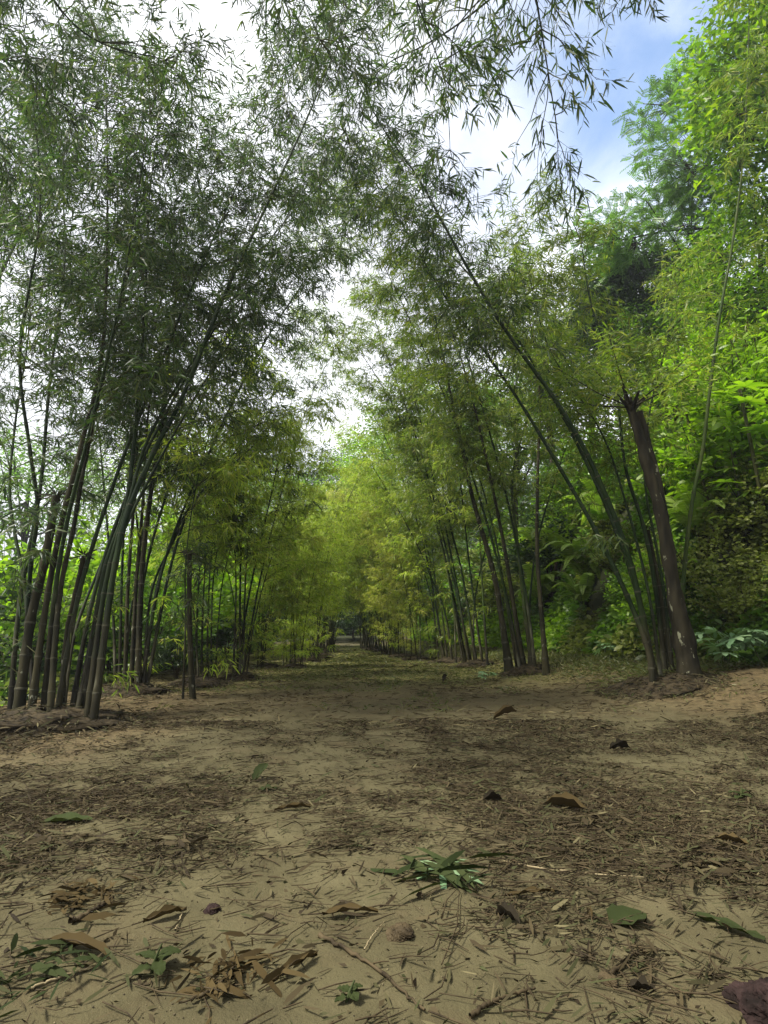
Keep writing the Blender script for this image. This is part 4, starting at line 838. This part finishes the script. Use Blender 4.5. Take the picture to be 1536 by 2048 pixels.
stickobj([(140, 1850), (180, 1832), (225, 1800)], .016, 'thick broken dark stick in the brown litter heap at left')
stickobj([(1215, 1960), (1260, 1925), (1285, 1905)], .010, 'forked brown stick piece, lower arm, at the right foreground')
stickobj([(1262, 1880), (1290, 1910), (1330, 1908)], .008, 'forked brown stick piece, upper arm, at the right foreground')
stickobj([(728, 1908), (745, 1880), (768, 1850)], .004, 'short pale straw standing out left of the curved stick', 'straw')
stickobj([(350, 1868), (358, 1848), (366, 1828)], .005, 'single short cream straw left of centre', 'straw')
stickobj([(60, 1985), (130, 1960), (205, 1935)], .006, 'long thin straw in the lower left corner', 'straw')
stickobj([(860, 1560), (980, 1590), (1100, 1615), (1180, 1660)], .006, 'long thin brown twig crossing the middle right sand')
stickobj([(380, 2010), (430, 1985), (470, 1940)], .009, 'brown stick beside the broadleaf seedling')
stickobj([(940, 2040), (990, 2010), (1070, 1985)], .010, 'green brown stalk near the bottom edge right of centre')
stickobj([(700, 1470), (840, 1478), (960, 1495)], .006, 'thin twig lying across the far middle of the sand')
stickobj([(20, 1620), (120, 1600), (230, 1590)], .006, 'long dark twig far left on the sand')

def leafobj(px, py, L, Wd, az, mat, label, curl=.25, name='fallen_leaf', lift=.008, pitch=.03):
    p = gp(px, py); a = Acc(); n, m = 9, 5; t = np.linspace(0, 1, n)[:, None]; s = np.linspace(-1, 1, m)[None]
    R = np.random.default_rng(int(px*7+py)); w = Wd*.5*np.sin(np.clip(t*.97+.02, 0, 1)*np.pi)**.75*(1+R.normal(0, .13, (n, 1))); x = (t-.5)*L+0*s; y = w*s*(1-.25*curl); z = curl*w*s**2*.9+np.sin(t*np.pi)*L*.05*curl+t*pitch*L+.004*np.sin(t*17+s*5)+R.normal(0, .0025, (n, m))
    v = np.stack([x+0*s, y, z+0*s], -1).reshape(-1, 3); q = (np.arange(n-1)[:, None]*m+np.arange(m-1)[None]).reshape(-1, 1); a.add(v, q+np.array([[0, 1, m+1, m]]), mat)
    tubes(a, np.array([[[-.5*L-.25*L, 0, 0], [-.5*L, 0, .002], [0, 0, np.sin(.5*np.pi)*L*.10*curl+.5*pitch*L], [.5*L, 0, pitch*L]]]), np.array([[.0018, .0018, .0012, .0006]]), 4, 'stick')
    o = link(name, a.build(name, True)); o.location = (p[0], p[1], p[2]+lift); o.rotation_euler = (0, 0, az); tag(o, label, 'leaf', 'single leaves on the sand')
leafobj(1016, 1846, .085, .05, -.9, 'darkleaf', 'curled black dead leaf in the right foreground', 1.3)
leafobj(1285, 1990, .06, .035, -.4, 'darkleaf', 'small dark curled leaf near the bottom right', 1.2)
leafobj(1180, 1835, .07, .02, 1.4, 'dryleaf', 'slim brown leaf standing on edge left of the green patch', 1.0)
leafobj(1060, 1795, .16, .02, .15, 'dryleaf', 'long narrow red brown leaf below the straw stalk', .6)
leafobj(520, 1560, .13, .085, 1.2, 'greenleaf', 'upright broad green leaf in the middle left of the sand', .5, pitch=.5)
leafobj(535, 1582, .10, .06, .3, 'greenleaf', 'lower green leaf touching the upright one', .3)
leafobj(130, 1648, .22, .08, .1, 'greenleaf', 'large flat dark green leaf on the left sand', .4)
leafobj(585, 1622, .17, .04, .3, 'dryleaf', 'brown dry leaf folded lengthwise, middle left', .8)
leafobj(1130, 1620, .20, .10, -.5, 'dryleaf', 'large brown wrinkled leaf in the right middle of the sand', .9)
leafobj(985, 1605, .10, .06, .2, 'darkleaf', 'dark crumpled leaf left of the large brown one', 1.2)
leafobj(1255, 1845, .13, .10, .5, 'greenleaf', 'dull green rounded leaf patch in the right foreground', .3)
leafobj(1450, 1860, .20, .04, -.9, 'greenleaf', 'long narrow pale green blade at right', .4)
leafobj(1465, 1690, .12, .05, -.8, 'dryleaf', 'dark brown pointed leaf near the right edge', .9)
leafobj(890, 1365, .16, .10, 1.0, 'darkleaf', 'small black upright leaf far up the track', 1.2, pitch=.6)
leafobj(1240, 1500, .16, .09, .2, 'darkleaf', 'dark leaf lump on the right sand below the nearest right clump', 1.2)
leafobj(1010, 1440, .22, .12, .1, 'dryleaf', 'brown leaf mound in the middle distance right of centre', 1.2, pitch=.3)
leafobj(1035, 1340, .22, .10, .1, 'pale', 'flat pale leaf lying before the second right clump', .3) if False else None
leafobj(150, 1905, .22, .05, -.35, 'dryleaf', 'long rust brown leaf in the lower left litter', .7)
leafobj(590, 1945, .15, .03, .9, 'dryleaf', 'twisted brown leaf left of the curved stick', .9)
leafobj(700, 1835, .16, .035, .05, 'dryleaf', 'brown pod like leaf lying level, just above the curved stick', .8)
leafobj(330, 1840, .12, .04, .6, 'dryleaf', 'small brown leaf beside the left litter heap', .8)

def blade(acc, p, az, L, Wd, mat, R, rise=.25, n=10, m=7):
    # a broad leaf as a curved sheet with a folded midrib and an uneven edge
    t = np.linspace(0, 1, n)[:, None]; s_ = np.linspace(-1, 1, m)[None]; w = Wd*.5*np.sin(np.clip(t*.93+.05, 0, 1)*np.pi)**.7*(1+R.normal(0, .07, (n, 1)))
    x = t*L+0*s_; y = w*s_*(1+R.normal(0, .05, (n, m))); z = rise*L*t-.7*rise*L*t**2*1.6+np.abs(s_)*w*.28+R.normal(0, .0016, (n, m))-.15*w*s_**2
    c, q = math.cos(az), math.sin(az); v = np.stack([p[0]+x*c-y*q, p[1]+x*q+y*c, p[2]+z], -1).reshape(-1, 3)
    f = (np.arange(n-1)[:, None]*m+np.arange(m-1)[None]).reshape(-1, 1); acc.add(v, f+np.array([[0, 1, m+1, m]]), mat)
def fresh_leaf(px, py, L, mat, label, seed, extra=26):
    R = np.random.default_rng(seed); p = gp(px, py); a = Acc(); palm_leaf(a, np.array([0, 0, .02]), np.array([.6, .7, .04]), np.array([0, 0, 1.]), L, R, mat, 9, .2, 3.0)
    D_ = rdir(R, extra, -.05, .35); LL = R.uniform(.1, .24, extra); leaves(a, R.normal(0, .05, (extra, 3))*[1, 1, .1]+[0, 0, .02], D_, rdir(R, extra, .5, 1), LL, LL*.12, 'greenleaf', .15)
    o = link('leafy_sprig', a.build('leafy_sprig')); o.location = (p[0], p[1], p[2]); tag(o, label, 'sprig')
fresh_leaf(885, 1755, .16, 'pale', 'fresh pale green fingered leaf on a sprig of bamboo leaves, centre foreground', 5, 34)
def seedling(px, py, s, label, seed):
    s *= .8
    R = np.random.default_rng(seed); p = gp(px, py); root = empty('broadleaf_seedling', p, label, 'seedling')
    a = Acc(); tubes(a, np.array([[[0, 0, -.01], [.01, 0, .05*s], [.02, .01, .09*s]]]), np.array([[.004, .003, .002]]), 5, 'twig'); link('stem', a.build('stem'), root)
    for i in range(5):
        b = Acc(); az = i*2.4+.4; blade(b, (.012, .005, (.055-.008*i)*s), az, R.uniform(.06, .10)*s, R.uniform(.045, .065)*s, 'greenleaf', R); link('leaf', b.build('leaf', True), root)
seedling(300, 1950, .85, 'dark green broadleaf seedling in the lower left foreground', 1)
seedling(690, 2005, .5, 'small flattened seedling at the bottom edge, centre', 2)
seedling(845, 1392, 1.4, 'little leafy weed on the track beyond the sand', 3)
seedling(1480, 1600, .8, 'small green weed near the right edge of the sand', 4)
def clod(px, py, r, mat, label, seed, name='soil_clod', flat=.55):
    R = np.random.default_rng(seed); p = gp(px, py); import bmesh; bm = bmesh.new(); bmesh.ops.create_icosphere(bm, subdivisions=5, radius=r)
    co = np.array([v.co[:] for v in bm.verts]); q = co/r; k = fbm(q[:, 0]*2.2+q[:, 2]*1.7+seed, q[:, 1]*2.2-q[:, 2], 5)*.9+fbm(q[:, 0]*9+q[:, 2]*7, q[:, 1]*9-q[:, 2]*6, 6, 3)*.5; co = co*(.55+k[:, None]*.7); co[:, 2] *= flat
    for v, c in zip(bm.verts, co): v.co = c
    for f in bm.faces: f.smooth = False
    me = bpy.data.meshes.new(name); bm.to_mesh(me); bm.free(); me.materials.append(M[mat]); o = link(name, me); o.location = (p[0], p[1], p[2]+r*.15); tag(o, label, 'clod', 'clods of soil')
clod(1548, 2030, .075, 'clod', 'crumbly purple brown clod in the bottom right corner', 3)
clod(800, 1872, .035, 'stick', 'small grey brown lump of sand above the bottom centre', 4)
clod(1215, 1965, .022, 'stick', 'small brown lump at the end of the forked stick', 5)
clod(425, 1822, .022, 'clod', 'small dark lump on bare sand left of centre', 6)
def heap(px, py, r, n, mat, label, seed, name='litter_heap'):
    R = np.random.default_rng(seed); p = gp(px, py); a = Acc(); q = R.normal(0, r*.5, (n, 2)); z = height(p[0]+q[:, 0], p[1]+q[:, 1])-p[2]+R.uniform(0, .035, n)
    L = R.uniform(.02, .10, n); leaves(a, np.column_stack([q, z*.8]), rdir(R, n, -.1, .25), rdir(R, n, .4, 1), L, L*R.uniform(.08, .22, n), mat, .15); o = link(name, a.build(name)); o.location = tuple(p)
    tag(o, label, 'leaf heap', 'little heaps of dead leaves', 'stuff')
heap(165, 1800, .13, 110, 'dryleaf', 'dark brown heap of dead leaves in the left foreground', 1)
heap(120, 1690, .12, 80, 'litter', 'heap of leaf scraps on the left beneath the flat green leaf', 2)
heap(450, 1965, .12, 110, 'dryleaf', 'brown heap of leaves right of the broadleaf seedling', 3)
heap(70, 1960, .14, 70, 'greenleaf', 'greenish heap of blades in the lower left corner', 4)
heap(1180, 1650, .16, 90, 'litter', 'scraps heaped round the large brown leaf', 5)
heap(1420, 1740, .18, 110, 'litter', 'loose heap of stalks and leaves at the right edge', 6)
heap(380, 1690, .16, 90, 'litter', 'heap of thin dark scraps left of the sand centre', 7)
heap(960, 1500, .2, 90, 'litter', 'low dark heap of scraps in the middle of the sand', 8)

# ------------------------------------------------------------------ haze volume added to give the lens flare veil
def haze():
    v = np.array([[x, y, z] for z in (-4.0, 30.0) for (x, y) in ((-265, -65), (265, -65), (265, 425), (-265, 425))]); a = Acc()
    me = bpy.data.meshes.new('haze'); me.from_pydata([tuple(q) for q in v], [], [(3, 2, 1, 0), (4, 5, 6, 7), (0, 1, 5, 4), (1, 2, 6, 5), (2, 3, 7, 6), (3, 0, 4, 7)])
    m = bpy.data.materials.new('haze'); m.use_nodes = True; t = m.node_tree; t.nodes.clear(); p = t.nodes.new('ShaderNodeVolumePrincipled')
    p.inputs['Color'].default_value = (.86, .90, 1, 1); p.inputs['Density'].default_value = HAZE; p.inputs['Anisotropy'].default_value = .45
    o = t.nodes.new('ShaderNodeOutputMaterial'); t.links.new(p.outputs[0], o.inputs['Volume']); me.materials.append(m)
    tag(link('haze', me), 'thin added haze giving the lens flare veil', 'haze', kind='stuff')
HAZE = .0014
haze()
